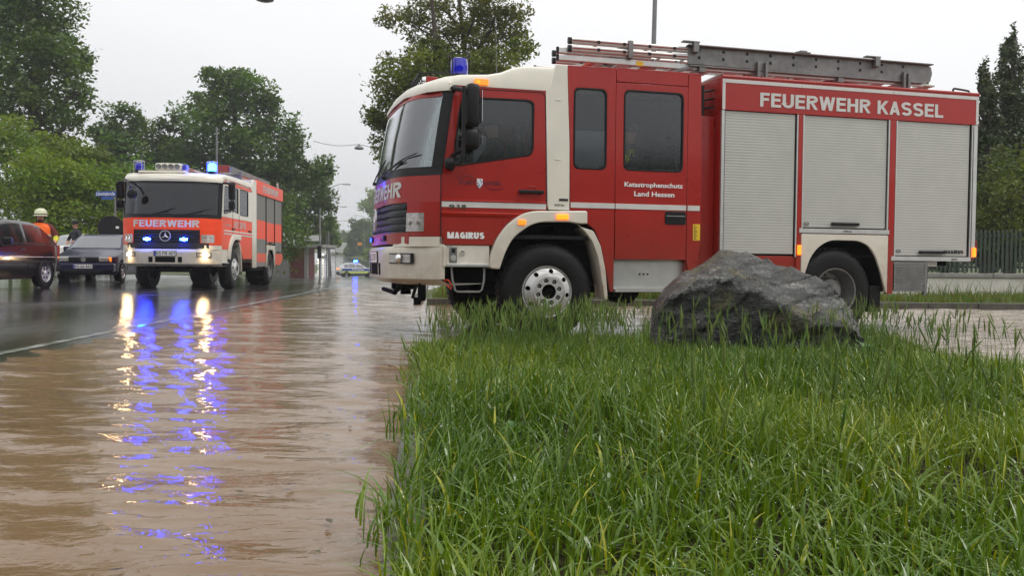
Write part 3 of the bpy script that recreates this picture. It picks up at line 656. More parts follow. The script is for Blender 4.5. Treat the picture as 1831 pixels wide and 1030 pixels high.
    MB().box(1.424, 3.06, .0, TW, 3.045, 3.06).build('crew_roof', red, T, bevel=.004)
    MB().box(3.04, 3.06, .03, TW-.03, .75, 3.05).build('crew_rear_wall', red, T)
    for a, b_ in ((1.472, 2.0), (2.01, 2.888), (2.905, 3.06)): frame_bar(T, 'reflective_stripe', a, b_, -.0075, -.0035, 1.475, 1.535, M['refl'], .001)
    text('lettering', 'Katastrophenschutz', (2.115, 2.84, 1.715, 1.785), M['signwhite'], cd_, bold=.02, fn=lambda u, v, h: (u, -.0055-h, v)); text('lettering', 'Land Hessen', (2.235, 2.735, 1.625, 1.682), M['signwhite'], cd_, bold=.02, fn=lambda u, v, h: (u, -.0055-h, v))
    h = plate('handle_pan', rounded([(2.62, 1.31), (2.885, 1.31), (2.885, 1.462), (2.62, 1.462)], .035), M['black'], cd_, (), -.012, 0, .005); MB().box(2.635, 2.87, -.022, -.012, 1.40, 1.412).build('door_handle', M['steel'], h, bevel=.003)
    st = plate('instruction_sticker', [(2.98, 1.13), (3.07, 1.13), (3.07, 1.32), (2.98, 1.32)], M['yellow'], T, (), -.004, .001, .001)
    b = MB()
    for k in range(9): b.box(2.99, 2.99+.02+.045*random.random(), -.0062, -.0042, 1.145+k*.019, 1.152+k*.019)
    b.build('sticker_lines', M['ink'], st)
    MB().box(2.02, 2.90, .10, .14, .56, .90).build('step_recess', M['alu'], T); frame_bar(T, 'crew_step', 2.02, 2.92, -.01, .13, .525, .56, M['alu'], .004)
    b = MB()
    for k in range(34): b.prism([(2.03+k*.026, .56), (2.043+k*.026, .572), (2.056+k*.026, .56)], -.012, -.004)
    b.build('step_teeth', M['alu'], T); MB().box(2.90, 2.935, .02, .14, .56, .90).build('step_side', red, T)
    MB().box(2.35, 2.37, .095, .1, .72, .74).box(2.40, 2.42, .095, .1, .72, .74).box(2.45, 2.47, .095, .1, .72, .74).build('drain_holes', M['under'], T)
    # tank under the crew cab
    MB().lathe([(0, -.25), (.16, -.24), (.18, -.2), (.18, .2), (.16, .24), (0, .25)], (2.25, .45, .56), 'y', 20).build('air_tank', M['under'], T, smooth=True)
    # ---- gap between cab and box
    MB().box(3.07, 3.33, .16, TW-.16, .72, 2.62).build('pump_housing', red, T, bevel=.01)
    g = MB()
    for z in (2.72, 2.82, 2.92): g.tube([(3.06, .2, z-.04), (3.34, .2, z+.02)], .012, 6)
    g.box(3.16, 3.19, .18, .22, 2.6, 2.98); g.build('gap_railing', M['black'], T)
    # ---- body box
    B = MB(); B.box(3.36, 4.40, .20, TW-.0, 1.02, 2.64); B.box(4.40, 5.66, .20, TW-.0, 1.22, 2.64); B.box(5.66, 6.93, .20, TW-.0, 1.02, 2.64); B.box(3.33, 6.97, .03, TW, 2.67, 3.06); B.box(3.33, 3.36, .03, TW, .95, 2.67); B.box(6.93, 6.965, .03, TW, .95, 2.67)
    B.build('body_shell', red, T)
    MB().box(3.36, 6.93, .05, .2, .95, .98).build('locker_floor', M['under'], T)
    sp = plate('header_panel', [(3.325, 2.672), (6.97, 2.672), (6.97, 3.05), (3.325, 3.05)], red, T, (), -.004, .03, .004)
    MB().tube([(3.325, .008, 3.062), (6.975, .008, 3.062)], .022, 8).build('roof_edge_rail', M['red'], T)
    for a, b_ in ((3.33, 4.385), (4.389, 5.68), (5.684, 6.968)): frame_bar(T, 'reflective_stripe', a, b_, -.0085, -.005, 2.99, 3.032, M['refl'], .0008)
    for a, b_ in ((3.33, 3.368), (6.928, 6.968)): frame_bar(T, 'reflective_stripe', a, b_, -.0085, -.005, 2.675, 2.988, M['refl'], .0008)
    stroke_text('lettering', 'FEUERWEHR KASSEL', (3.825, 6.425, 2.735, 2.90), M['refl'], sp, t=.19, fn=lambda u, v, h: (u, -.0075-h, v))
    s1 = shutter(T, 3.385, 4.315, .985, 2.665, handle=False); s3 = shutter(T, 4.44, 5.615, 1.315, 2.665); s5 = shutter(T, 5.765, 6.855, .985, 2.665)
    text('lettering', 'G3', (4.46, 4.525, 1.335, 1.375), M['ink'], s3, bold=.0, fn=lambda u, v, h: (u, .008-h, v)); text('lettering', 'G5', (5.785, 5.85, 1.02, 1.06), M['ink'], s5, bold=.0, fn=lambda u, v, h: (u, .008-h, v))
    stroke_text('lettering', 'MAGIRUS', (6.50, 6.80, 1.015, 1.06), M['ink'], s5, t=.27, gap=.07, fn=lambda u, v, h: (u, .008-h, v))
    for a, b_, z0, k in ((3.33, 3.368, .95, 0), (4.335, 4.352, .95, 1), (4.418, 4.436, 1.30, 0), (5.628, 5.648, 1.30, 1), (5.742, 5.760, .97, 0), (6.88, 6.897, .97, 1), (6.91, 6.968, .97, 0)):
        frame_bar(T, 'shutter_guide', a, b_, -.003, .03, z0, 2.668, M['alu'], .002)
    for a, b_, z0 in ((3.370, 3.385, .95), (4.316, 4.335, .95), (5.616, 5.628, 1.30), (6.857, 6.88, .97)): frame_bar(T, 'shutter_gap', a, b_, .018, .04, z0, 2.668, M['under'], 0)
    frame_bar(T, 'body_post', 4.354, 4.416, -.002, .06, .55, 2.67, red, .003); frame_bar(T, 'body_post', 5.652, 5.738, -.002, .06, .50, 2.67, red, .003)
    frame_bar(T, 'shutter_sill', 4.385, 5.662, -.012, .05, 1.245, 1.298, M['alu'], .003); r5 = frame_bar(T, 'shutter_sill', 5.70, 6.90, -.012, .05, .918, .972, M['alu'], .003)
    text('lettering', '8,00 bar', (5.0, 5.12, 1.26, 1.282), M['ink'], T, bold=.0, fn=lambda u, v, h: (u, -.0145-h, v)); MB().box(6.60, 6.69, -.016, -.012, .93, .955).build('latch', M['steel'], r5, bevel=.003)
    arch = rounded([(4.42, .55), (4.42, 1.235), (5.652, 1.235), (5.652, .515), (5.632, .515), (5.56, .76), (5.48, .96), (5.38, 1.10), (5.22, 1.162), (4.82, 1.162), (4.66, 1.08), (4.55, .95), (4.48, .76), (4.43, .55)], [0, .02, .02, 0, 0, .05, .08, .1, .1, .1, .1, .1, .05, 0])
    plate('wheel_arch_panel', arch, wh, T, (), -.006, .03, .006)
    aw = [(4.43, .55), (4.50, .80), (4.56, .95), (4.67, 1.08), (4.82, 1.16), (5.22, 1.16), (5.37, 1.10), (5.47, .97), (5.55, .78), (5.62, .53)]
    MB().grid([[(x, .02, z) for x, z in aw], [(x, .75, z) for x, z in aw]]).add([(x, .74, z) for x, z in aw], [tuple(range(len(aw)))]).build('wheel_well', M['under'], T, solid=.008)
    MB().box(5.44, 5.60, .05, .60, .27, .60).build('mud_flap', M['rubber'], T, bevel=.004)
    lk = MB().box(3.38, 4.40, .02, .4, .55, .96).build('lower_locker', red, T, bevel=.006)
    for x, z in ((4.385, 1.035), (6.945, 1.035)):
        MB().box(x-.022, x+.022, -.03, 0, z-.06, z+.06).build('side_marker_lamp', M['amber_on'], T, bevel=.008)
    MB().box(6.966, 7.01, .04, .2, .93, 1.28).build('tail_lamp', M['red'], T, bevel=.02); MB().tube([(6.965, .05, 1.20), (7.02, .04, 1.18), (7.02, .04, .98)], .014, 6).build('tail_guard', red, T)
    # perforated step box, hitch, hose
    holes = []
    for j in range(13):
        for i in range(16):
            x, z = 5.785+i*.0265+(j % 2)*.013, .555+j*.0225
            if x < 6.19: holes.append(circ(x, z, .0072, 6))
    plate('perforated_panel', [(5.755, .53), (6.20, .53), (6.20, .87), (5.755, .87)], M['steel'], T, holes, .0, .006, .0005)
    MB().box(5.755, 6.20, .05, .4, .54, .87).build('panel_backing', M['under'], T); fr = MB().box(5.742, 6.245, -.006, .03, .868, .905).box(6.202, 6.245, -.006, .03, .49, .868); fr.build('panel_frame', M['steel'], T, bevel=.003)
    b = MB(); b.box(6.24, 6.36, .5, 1.9, .62, .80); b.box(6.25, 6.75, .6, .7, .78, .92); b.tube([(6.36, .55, .67), (6.50, .55, .68), (6.55, .55, .70)], [.065, .05, .02], 10); b.box(6.3, 6.9, .4, .46, .86, .93)
    b.build('tow_hitch', M['under'], T, bevel=.005)
    MB().lathe([(0, -.05), (.06, -.04), (.062, .03), (.085, .05), (.085, .11), (0, .11)], (6.44, .45, .82), 'x', 16).tube([(6.42, .45, .80), (6.40, .45, .68), (6.39, .45, .62)], .018, 6).build('hose_coupling', M['green'], T, smooth=True)
    MB().box(6.45, 6.62, .25, .5, .85, .92).build('valve_block', M['alu'], T, bevel=.01)
    # roof handle, mirrors, ramp mirror, beacons, roof spot lamps
    MB().tube(rounded([(6.70, .14, 3.06)[::2], (6.70, 3.155), (6.95, 3.14), (6.965, 3.06)], .03) and [(x, .14, z) for x, z in rounded([(6.70, 3.06), (6.70, 3.155), (6.95, 3.135), (6.965, 3.06)], .03)], .013, 8).build('roof_handle', M['black'], T, smooth=True)
    mirror_set(T, -1); mirror_set(T, 1)
    MB().lathe([(0, -.06), (.05, -.05), (.075, -.01), (.075, .03), (.06, .045), (0, .045)], (.08, -.10, 1.90), 'x', 16).tube([(.10, -.1, 1.9), (.15, 0, 1.92)], .02, 8).build('spot_mirror', M['black'], T, smooth=True)
    beacon(T, .29, .50, 2.91); beacon(T, .10, TW-.48, 2.86)
    lb = MB().box(-.02, .12, .95, 1.5, 2.93, 3.05).build('roof_lamp_bar', M['red'], T, bevel=.01)
    c = MB()
    for k in range(4):
        y = 1.02+k*.14; c.lathe([(0, 0), (.05, -.01), (.06, .03), (.06, .1)], (-.05, y, 3.0), 'x', 12)
    c.build('roof_lamp', M['chrome'], lb, smooth=True)
    c = MB(); c.tube([(-.05, .86, 2.86), (-.12, .86, 3.06), (.3, .86, 3.09)], .01, 6); c.tube([(-.05, TW-.86, 2.86), (-.12, TW-.86, 3.06), (.3, TW-.86, 3.09)], .01, 6); c.tube([(-.12, .86, 3.06), (-.12, TW-.86, 3.06)], .01, 6)
    for k in range(5): c.tube([(-.12, .95+k*.125, 3.06), (-.08, .95+k*.125, 2.92)], .007, 6)
    c.build('lamp_guard', M['black'], lb)
    MB().tube([(.78, .7, 2.95), (.77, .7, 3.28), (.76, .7, 3.75)], [.006, .004, .002], 5).build('radio_aerial', M['steel'], T)
    # wheels
    wheel(T, 1.21, .015); wheel(T, 4.93, .03, front=False, dual=True); wheel(T, 1.02, TW-.015, side=1); wheel(T, 4.93, TW-.03, side=1, front=False, dual=True)
    # cab inside: floor, ceiling, seats, dashboard, steering wheel
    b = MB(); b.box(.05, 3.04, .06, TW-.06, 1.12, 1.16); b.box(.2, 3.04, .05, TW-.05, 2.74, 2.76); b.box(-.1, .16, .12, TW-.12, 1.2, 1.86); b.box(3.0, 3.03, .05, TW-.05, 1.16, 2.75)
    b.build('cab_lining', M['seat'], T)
    for x, ys in ((.75, (.3, 1.7)), (1.62, (.25, .95, 1.65)), (2.62, (.25, .95, 1.65))):
        for y in ys:
            k = -1 if abs(x-1.62) < .1 else 1
            b = MB(); b.box(x-.24, x+.24, y, y+.5, 1.5, 1.62); b.box(x+k*.2-.05, x+k*.2+.06, y+.02, y+.48, 1.6, 2.25); b.box(x+k*.24-.03, x+k*.24+.05, y+.13, y+.37, 2.25, 2.45); b.box(x-.2, x+.2, y+.1, y+.4, 1.16, 1.5)
            b.build('seat', M['seat'], T, bevel=.03)
    sw = MB(); sw.tube([(.30+.05*math.cos(a)*0+.09*math.sin(a), .57+.22*math.cos(a), 1.90+.20*math.sin(a)) for a in [2*math.pi*k/24 for k in range(25)]], .014, 6); sw.tube([(.16, .57, 1.7), (.30, .57, 1.9)], .03, 8)
    sw.build('steering_wheel', M['black'], T)
    simple_right_side(T, red, 3.05)
    # ---- ladder rack on the roof (part of the engine)
    rk = MB(); rk.prism([(3.10, 3.29), (6.50, 3.27), (6.60, 3.29), (6.63, 3.40), (6.61, 3.485), (6.55, 3.50), (3.10, 3.515)], .43, .455); rk.box(3.08, 6.60, .37, .455, 3.50, 3.515); rk.box(3.12, 6.5, .42, .52, 3.262, 3.278)
    rk.build('ladder_rack', M['steel'], T, bevel=.003)
    rk = MB()
    for x in (4.02, 4.13, 6.15, 6.22): rk.box(x, x+.035, .38, .42, 3.06, 3.37)
    for x in (3.25, 4.05, 5.2, 6.2): rk.box(x, x+.08, .42, 1.7, 3.20, 3.255)
    for x in (3.14, 5.70): rk.box(x, x+.07, .355, .43, 3.42, 3.545); rk.box(x-.14, x+.08, .355, .43, 3.535, 3.55)
    rk.box(4.55, 4.75, .36, .5, 3.515, 3.53); rk.box(4.6, 4.7, .36, .5, 3.53, 3.545); rk.prism([(2.62, 3.10), (2.7, 3.10), (3.25, 3.27), (3.15, 3.28)], .44, .5)
    rk.build('rack_bracket', M['steel'], T, bevel=.003)
    return T
T1 = near_engine()
def near_ladders():
    # the sliding ladder: two round-edged stiles with red inlay on each side; the flat ladder below it
    L = empty('ladder', w1(1.45, .45, 3.24), YAW1, 'aluminium extension ladder with red inlaid stiles on the roof of the near engine', 'ladder', 'ladders on the near fire engine')
    for yy in (0, .62):
        for z in (.185, .095):
            b = MB().prism(rounded([(yy-.015, z), (yy+.035, z), (yy+.035, z+.075), (yy-.015, z+.075)], .022), .14, 4.9, ax='x')
            o = b.build('stile', M['alu'], L, smooth=True)
            MB().box(.17, 4.8, yy-.0185, yy-.0145, z+.028, z+.046).build('stile_inlay', M['red'], o)
            for k in range(14): MB().box(.48+k*.325, .515+k*.325, yy-.022, yy-.014, z+.020, z+.055).build('rung_end', M['black'], o)
            MB().prism(rounded([(yy-.017, z-.002), (yy+.037, z-.002), (yy+.037, z+.077), (yy-.017, z+.077)], .024), .125, .165, ax='x').build('stile_cap', M['black'], o)
    for k in range(14): MB().tube([(.5+k*.325, 0, .21), (.5+k*.325, .62, .21)], .016, 8).build('rung', M['alu'], L)
    MB().box(.87, .93, -.035, .66, .06, .27).build('ladder_clamp', M['steel'], L, bevel=.006)
    F = empty('ladder', w1(1.44, .47, 3.20), YAW1, 'wide flat aluminium ladder with red and white bands lying underneath the inlaid one', 'ladder', 'ladders on the near fire engine')
    for yy in (0, .95):
        for z, l in ((.115, 1.2), (.03, 5.1)):
            o = MB().box(.02, l, yy, yy+.03, z, z+.07).build('stile', M['alu'], F, bevel=.008); MB().box(0, .03, yy-.003, yy+.033, z-.002, z+.072).build('stile_cap', M['black'], o, bevel=.006)
    for k in range(14):
        x = .45+k*.36
        o = MB().box(x, x+.17, .03, .95, .05, .075).build('rung', M['alu'], F, bevel=.006)
        if k % 2 == 0: MB().box(x-.003, x+.07, .05, .55, .047, .078).build('rung_band', M['orange'] if k < 4 else M['red'], o)
    MB().box(1.0, 1.09, -.004, 0, .03, .085).build('ladder_label', M['yellow'], F)
near_ladders()
# ------------------------------------------------------------------ far fire engine
YAW2 = R(93.4); O2 = Vector((-7.29, 20.7, .09))
def far_engine():
    SKEW[0] = 0.
    T = empty('fire_engine', O2, YAW2, 'orange and white fire engine with lit headlamps and flashing blue lights on the wet road', 'fire engine')
    orr, wh = M['orange'], M['white']; chassis(T, 6.8); cab_front(T, orr, False)
    roof_cap(T, [(-.31, 2.69), (-.32, 2.75), (-.27, 2.83), (-.1, 2.89), (.1, 2.93), (.5, 2.97), (1.2, 2.99), (2.4, 3.0), (3.0, 3.0)], wh, 3.0)
    wn1 = rounded([(.20, 1.93), (.92, 2.02), (.94, 2.66), (.30, 2.66)], .07); wn2 = rounded([(1.72, 1.98), (2.58, 1.98), (2.58, 2.70), (1.72, 2.70)], .07); wn0 = rounded([(1.05, 2.05), (1.55, 2.0), (1.55, 2.68), (1.05, 2.68)], .07)
    up = [(.006, 1.86), (.036, 2.0), (.09, 2.4), (.142, 2.70), (3.0, 2.70), (3.0, 1.86)]
    side_panel(T, 'window_frame', up, wh, [wn1, wn0, wn2])
    low = [(.006, 1.04), (.006, 1.855), (2.99, 1.855), (2.99, .80), (2.0, .80), (1.84, 1.05), (1.67, 1.30), (1.5, 1.43), (1.02, 1.43), (.89, 1.39), (.73, 1.275), (.60, 1.095), (.585, 1.04)]
    dr = plate('cab_side_panel', low, orr, T, (), 0, .03, .004); plate('roof_edge_panel', [(.16, 2.705), (2.9, 2.705), (2.9, 2.84), (.3, 2.84)], orr, T, (), -.004, .02, .003)
    frame_bar(T, 'side_stripe', .2, 2.98, -.008, -.002, 1.50, 1.535, wh, .002); frame_bar(T, 'side_stripe', .2, 2.98, -.007, -.002, 1.42, 1.46, M['refl'], .001)
    stroke_text('lettering', 'HLF 20/16', (1.15, 2.3, 1.62, 1.80), M['refl'], dr, t=.19); text('lettering', 'STADT KASSEL', (.32, .85, 1.64, 1.69), M['refl'], dr, bold=.0)
    for x in (.93, 2.6): MB().box(x, x+.24, -.03, -.0, 1.56, 1.60).build('door_handle', M['black'], dr, bevel=.006)
    for x in (1.0, 1.62): MB().tube([(x, -.001, 1.45), (x, -.001, 2.70)], .006, 5).build('door_seam', M['black'], dr)
    fender(T, -.05, .30); flap_arc(T, .0, .3)
    MB().box(.03, .545, .01, .06, .70, 1.035).build('step_box', M['offwhite'], T, bevel=.004); frame_bar(T, 'step_tread', .03, .545, -.03, .06, .68, .71, M['alu'], .004)
    plate('body_front_post', [(3.0, .55), (3.0, 2.95), (3.12, 3.09), (3.5, 3.09), (3.5, .55)], wh, T, (), -.006, .04, .006); MB().box(2.98, 3.03, .03, TW-.03, .8, 2.98).build('cab_rear_wall', wh, T); MB().box(3.03, 3.5, .04, TW, .7, 3.08).build('pump_housing', wh, T)
    MB().box(3.5, 6.95, .1, TW, .95, 3.05).box(3.5, 4.7, .1, 1.0, .55, .95).build('body_shell', orr, T)
    sp = plate('header_panel', [(3.5, 2.73), (6.97, 2.73), (6.97, 3.12), (3.5, 3.12)], orr, T, (), -.02, .1, .004); stroke_text('lettering', 'FEUERWEHR', (4.2, 6.2, 2.82, 3.02), M['refl'], sp, t=.2, fn=lambda u, v, h: (u, -.0235-h, v))
    bands = [(1.35, 1.95)]; dk = mat('grey_shutter_paint', (.20, .195, .18), .5, .2, var=.05)
    shutter(T, 3.53, 4.70, .58, 2.72, m=dk, bands=[(1.40, 1.98), (.72, .98)], handle=False); shutter(T, 4.78, 5.85, 1.28, 2.72, m=dk, bands=bands, handle=True); shutter(T, 5.93, 6.93, 1.0, 2.72, m=dk, bands=bands, handle=True)
    for x in (3.50, 4.71, 5.86, 6.94): frame_bar(T, 'shutter_guide', x, x+.035, -.004, .1, .58 if x < 4 else 1.0, 2.73, M['black'], .002)
    arch = [(4.72, .55), (4.72, 1.24), (5.88, 1.24), (5.88, .55), (5.82, .55), (5.72, .9), (5.55, 1.1), (5.0, 1.1), (4.86, .9), (4.78, .55)]
    plate('wheel_arch_panel', rounded(arch, .03), wh, T, (), -.008, .03, .004); plate('rear_skirt', rounded([(5.92, .62), (6.6, .62), (6.95, .78), (6.95, .98), (5.92, .98)], .05), orr, T, (), -.006, .4, .01)
    aw = [(4.75, .55), (4.86, .9), (5.0, 1.1), (5.55, 1.1), (5.72, .9), (5.85, .55)]; MB().grid([[(x, .02, z) for x, z in aw], [(x, .75, z) for x, z in aw]]).build('wheel_well', M['under'], T, solid=.008)
    MB().box(3.0, 4.7, .05, .6, .47, .56).build('step_frame', M['under'], T)
    wheel(T, 1.21, .015); wheel(T, 5.29, .03, front=False, dual=True); wheel(T, 1.21, TW-.015, side=1); wheel(T, 5.29, TW-.03, side=1, front=False, dual=True)
    mirror_set(T, -1); mirror_set(T, 1)
    rm = MB().tube([S(TW-.12, 2.72, .0), S(TW-.10, 2.74, .16), S(TW-.33, 2.62, .30), S(TW-.42, 2.5, .34)], .028, 8).build('ramp_mirror_arm', M['black'], T, smooth=True); MB().lathe([(0, -.06), (.10, -.04), (.13, .0), (.12, .03), (0, .04)], S(TW-.47, 2.35, .34), 'x', 18).build('ramp_mirror', M['black'], rm, smooth=True)
    beacon(T, .25, .30, 2.94, lit=True, cage=M['alu']); beacon(T, .25, TW-.30, 2.94, lit=False, cage=M['alu'])
    v = MB().box(-.10, .18, .85, 2.0, 2.92, 2.97).build('roof_visor', wh, T, bevel=.02)
    lb = MB().box(-.0, .22, .98, 1.62, 3.0, 3.17).build('roof_lamp_bar', wh, T, bevel=.03); c = MB()
    for k in range(4): c.lathe([(0, 0), (.055, -.01), (.065, -.02), (.065, .03)], (-.01, 1.08+k*.15, 3.085), 'x', 14)
    c.build('roof_lamp', M['steel'], lb, smooth=True); MB().box(.02, .2, .86, .96, 3.0, 3.14).build('work_lamp', M['blue_dome'], lb, bevel=.01)
    rk = MB(); rk.box(2.2, 6.7, .35, .42, 3.2, 3.36); rk.box(4.2, 6.7, 1.9, 1.97, 3.2, 3.36); rk.box(3.2, 3.3, .4, 1.9, 3.1, 3.25); rk.box(6.0, 6.1, .4, 1.9, 3.1, 3.25); rk.box(3.0, 3.1, .3, .5, 3.0, 3.3); rk.build('ladder_rack', M['steel'], T, bevel=.01)
    MB().tube([(x, .12, z) for x, z in rounded([(6.72, 3.08), (6.72, 3.32), (6.9, 3.32), (6.9, 3.08)], .05)], .016, 8).build('roof_handle', M['alu'], T, smooth=True)
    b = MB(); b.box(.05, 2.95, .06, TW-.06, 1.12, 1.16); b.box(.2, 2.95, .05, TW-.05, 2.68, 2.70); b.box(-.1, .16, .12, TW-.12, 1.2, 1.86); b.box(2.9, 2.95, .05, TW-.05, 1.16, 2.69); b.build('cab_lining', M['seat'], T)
    for y in (.3, 1.6):
        b = MB(); b.box(.55, 1.0, y, y+.5, 1.5, 1.62); b.box(.92, 1.04, y+.02, y+.48, 1.6, 2.25); b.box(.95, 1.03, y+.13, y+.37, 2.25, 2.45); b.box(.6, .95, y+.1, y+.4, 1.16, 1.5); b.build('seat', M['seat'], T, bevel=.03)
    sw = MB(); sw.tube([(.30+.09*math.sin(a), .57+.22*math.cos(a), 1.90+.20*math.sin(a)) for a in [2*math.pi*k/24 for k in range(25)]], .014, 6); sw.tube([(.16, .57, 1.7), (.30, .57, 1.9)], .03, 8); sw.build('steering_wheel', M['black'], T)
    simple_right_side(T, orr, 3.0)
    return T
T2 = far_engine()
def w2(x, y, z): return O2+Vector((x*math.cos(YAW2)-y*math.sin(YAW2), x*math.sin(YAW2)+y*math.cos(YAW2), z))
def far_ladder(y, x0, lab):
    L = empty('ladder', w2(x0, y, 3.10), YAW2, lab, 'ladder', 'ladders on the far fire engine')
    for yy in (0, .45):
        for z in (.12, .22):
            o = MB().box(0, 4.0, yy, yy+.04, z, z+.07).build('stile', M['alu'], L, bevel=.01); MB().box(.02, 1.2, yy-.004, yy, z+.01, z+.06).build('stile_inlay', M['red'], o)
    for k in range(11): MB().box(.3+k*.35, .34+k*.35, .04, .45, .14, .18).build('rung', M['alu'], L)
    MB().box(-.01, .05, .0, .49, .10, .30).build('ladder_end', M['red'], L, bevel=.01)
far_ladder(1.75, 2.2, 'silver and red ladder behind the unlit beacon on the orange engine')
far_ladder(.45, 2.3, 'silver and red ladder in the grey rack behind the lit beacon on the orange engine')
# ------------------------------------------------------------------ terrain, road, water
def pl(v, tab): return float(np.interp(v, [t[0] for t in tab], [t[1] for t in tab]))
ZR = [(-60, 0), (30, 0), (45, -.15), (70, -.5), (84, -.9), (93, -1.0), (106, -.95), (125, -.6), (145, 0), (165, .75), (185, 1.6), (230, 3.0), (300, 4.6), (600, 6)]
CX = [(-60, -2.4), (16, -7.65), (20, -7.95), (50, -10.8), (75, -13.5), (93, -17), (120, -22), (145, -28), (185, -41), (230, -58), (300, -90), (600, -260)]
def zr(Y): return pl(Y, ZR)
def cxr(Y): return pl(Y, CX)
def kerbx(Y): return -.31-.103*(Y-2.05)
def sstep(a, b, x): t = min(1, max(0, (x-a)/(b-a))); return t*t*(3-2*t)
def terrain_z(X, Y):
    z = zr(Y); dx = X-cxr(Y)
    if Y < 16.45 and X > -6: return z-.12
    if dx > 0: k = sstep(5.75, 6.05, dx); return z-.12+.25*k+.05*max(0, min(dx-9, 40))*sstep(45, 90, Y)+.03*math.sin(X*1.3+Y*.7)*k
    L = 6.3 if Y > 40 else 6.3+27*(1-sstep(29, 33, Y))
    k = sstep(L, L+.4, -dx); return z-.12+.28*k+.07*max(0, min(-dx-9, 30))*sstep(60, 110, Y)*k+.03*math.sin(X*1.1+Y*.9)*k
xs = sorted(set([-400, -250, -160, -120, -90]+[round(v, 2) for v in np.arange(-75, 26, 1.0)]+[30, 36, 45, 60, 90, 150, 250, 400]))
ysT = sorted(set([-60, -30, -10, 0, 8, 16.4, 16.55]+[round(v, 2) for v in np.arange(17, 36, .75)]+[float(v) for v in range(36, 130, 3)]+[float(v) for v in range(130, 320, 8)]+[350, 420, 520, 700]))
M['turf'] = mat('rough_grass_ground', (.055, .085, .022), .9, var=.5, scale=1.5, bump=.8, bscale=12, dirt=(.05, .045, .02))
tag(MB().grid([[(x, y, terrain_z(x, y)) for x in xs] for y in ysT]).build('terrain', M['turf'], smooth=True), kind='structure')
def asphalt_z(X, Y):
    line = -3.75-.064*(Y-7.7); f = 1-sstep(34, 50, Y)
    z = zr(Y)+f*(.025*max(0, line-X)) + (-.05*(1-sstep(27, 34, Y)) if X > line-.0 else -.05*max(0, 1-(line-X)/1.2)*(1-sstep(27, 34, Y)))
    return z+.015
def asphalt_mat():
    m = bpy.data.materials.new('wet_asphalt'); m.use_nodes = True; t = m.node_tree; p = t.nodes['Principled BSDF']; L = t.links
    c = t.nodes.new('ShaderNodeTexCoord'); mp = t.nodes.new('ShaderNodeMapping'); mp.inputs['Scale'].default_value = (.55, .16, 1); L.new(c.outputs['Object'], mp.inputs[0])
    n = t.nodes.new('ShaderNodeTexNoise'); n.inputs['Scale'].default_value = 1.0; n.inputs['Detail'].default_value = 6; L.new(mp.outputs[0], n.inputs[0])
    r = t.nodes.new('ShaderNodeValToRGB'); a, b = r.color_ramp.elements; a.position, b.position = .35, .65; a.color = (.018, .018, .020, 1); b.color = (.045, .044, .043, 1); L.new(n.outputs[0], r.inputs[0]); L.new(r.outputs[0], p.inputs['Base Color'])
    q = t.nodes.new('ShaderNodeMapRange'); q.inputs[1].default_value = .40; q.inputs[2].default_value = .62; q.inputs[3].default_value = .05; q.inputs[4].default_value = .30; L.new(n.outputs[0], q.inputs[0]); L.new(q.outputs[0], p.inputs['Roughness'])
    n2 = t.nodes.new('ShaderNodeTexNoise'); n2.inputs['Scale'].default_value = 70; n2.inputs['Detail'].default_value = 3; L.new(c.outputs['Object'], n2.inputs[0])
    n3 = t.nodes.new('ShaderNodeTexNoise'); n3.inputs['Scale'].default_value = 5; n3.inputs['Detail'].default_value = 3; L.new(c.outputs['Object'], n3.inputs[0])
    ad = t.nodes.new('ShaderNodeMath'); ad.operation = 'MULTIPLY_ADD'; ad.inputs[1].default_value = .45; L.new(n2.outputs[0], ad.inputs[0]); L.new(n3.outputs[0], ad.inputs[2])
    bb = t.nodes.new('ShaderNodeBump'); bb.inputs['Distance'].default_value = .012; bb.inputs['Strength'].default_value = .35; L.new(ad.outputs[0], bb.inputs['Height']); L.new(bb.outputs[0], p.inputs['Normal'])
    p.inputs['Coat Weight'].default_value = .6; p.inputs['Coat Roughness'].default_value = .06; L.new(bb.outputs[0], p.inputs['Coat Normal'])
    return m
M['asphalt'] = asphalt_mat()
rows = []
ysR = [float(v) for v in np.arange(-6, 40, 1.0)]+[float(v) for v in np.arange(40, 150, 3)]+[float(v) for v in np.arange(150, 321, 8)]
for Y in ysR:
    c = cxr(Y); l = c-6.3-27*(1-sstep(29.5, 33, Y)); r = c+5.8 if Y > 16.5 else max(kerbx(Y)+.0, -2.0 if Y > 8 else -9)
    if Y < 16.5: r = kerbx(Y)-.02
    rows.append([(l+(r-l)*u, Y, asphalt_z(l+(r-l)*u, Y)) for u in [k/60 for k in range(61)]])
tag(MB().grid(rows).build('road', M['asphalt'], smooth=True), kind='structure')
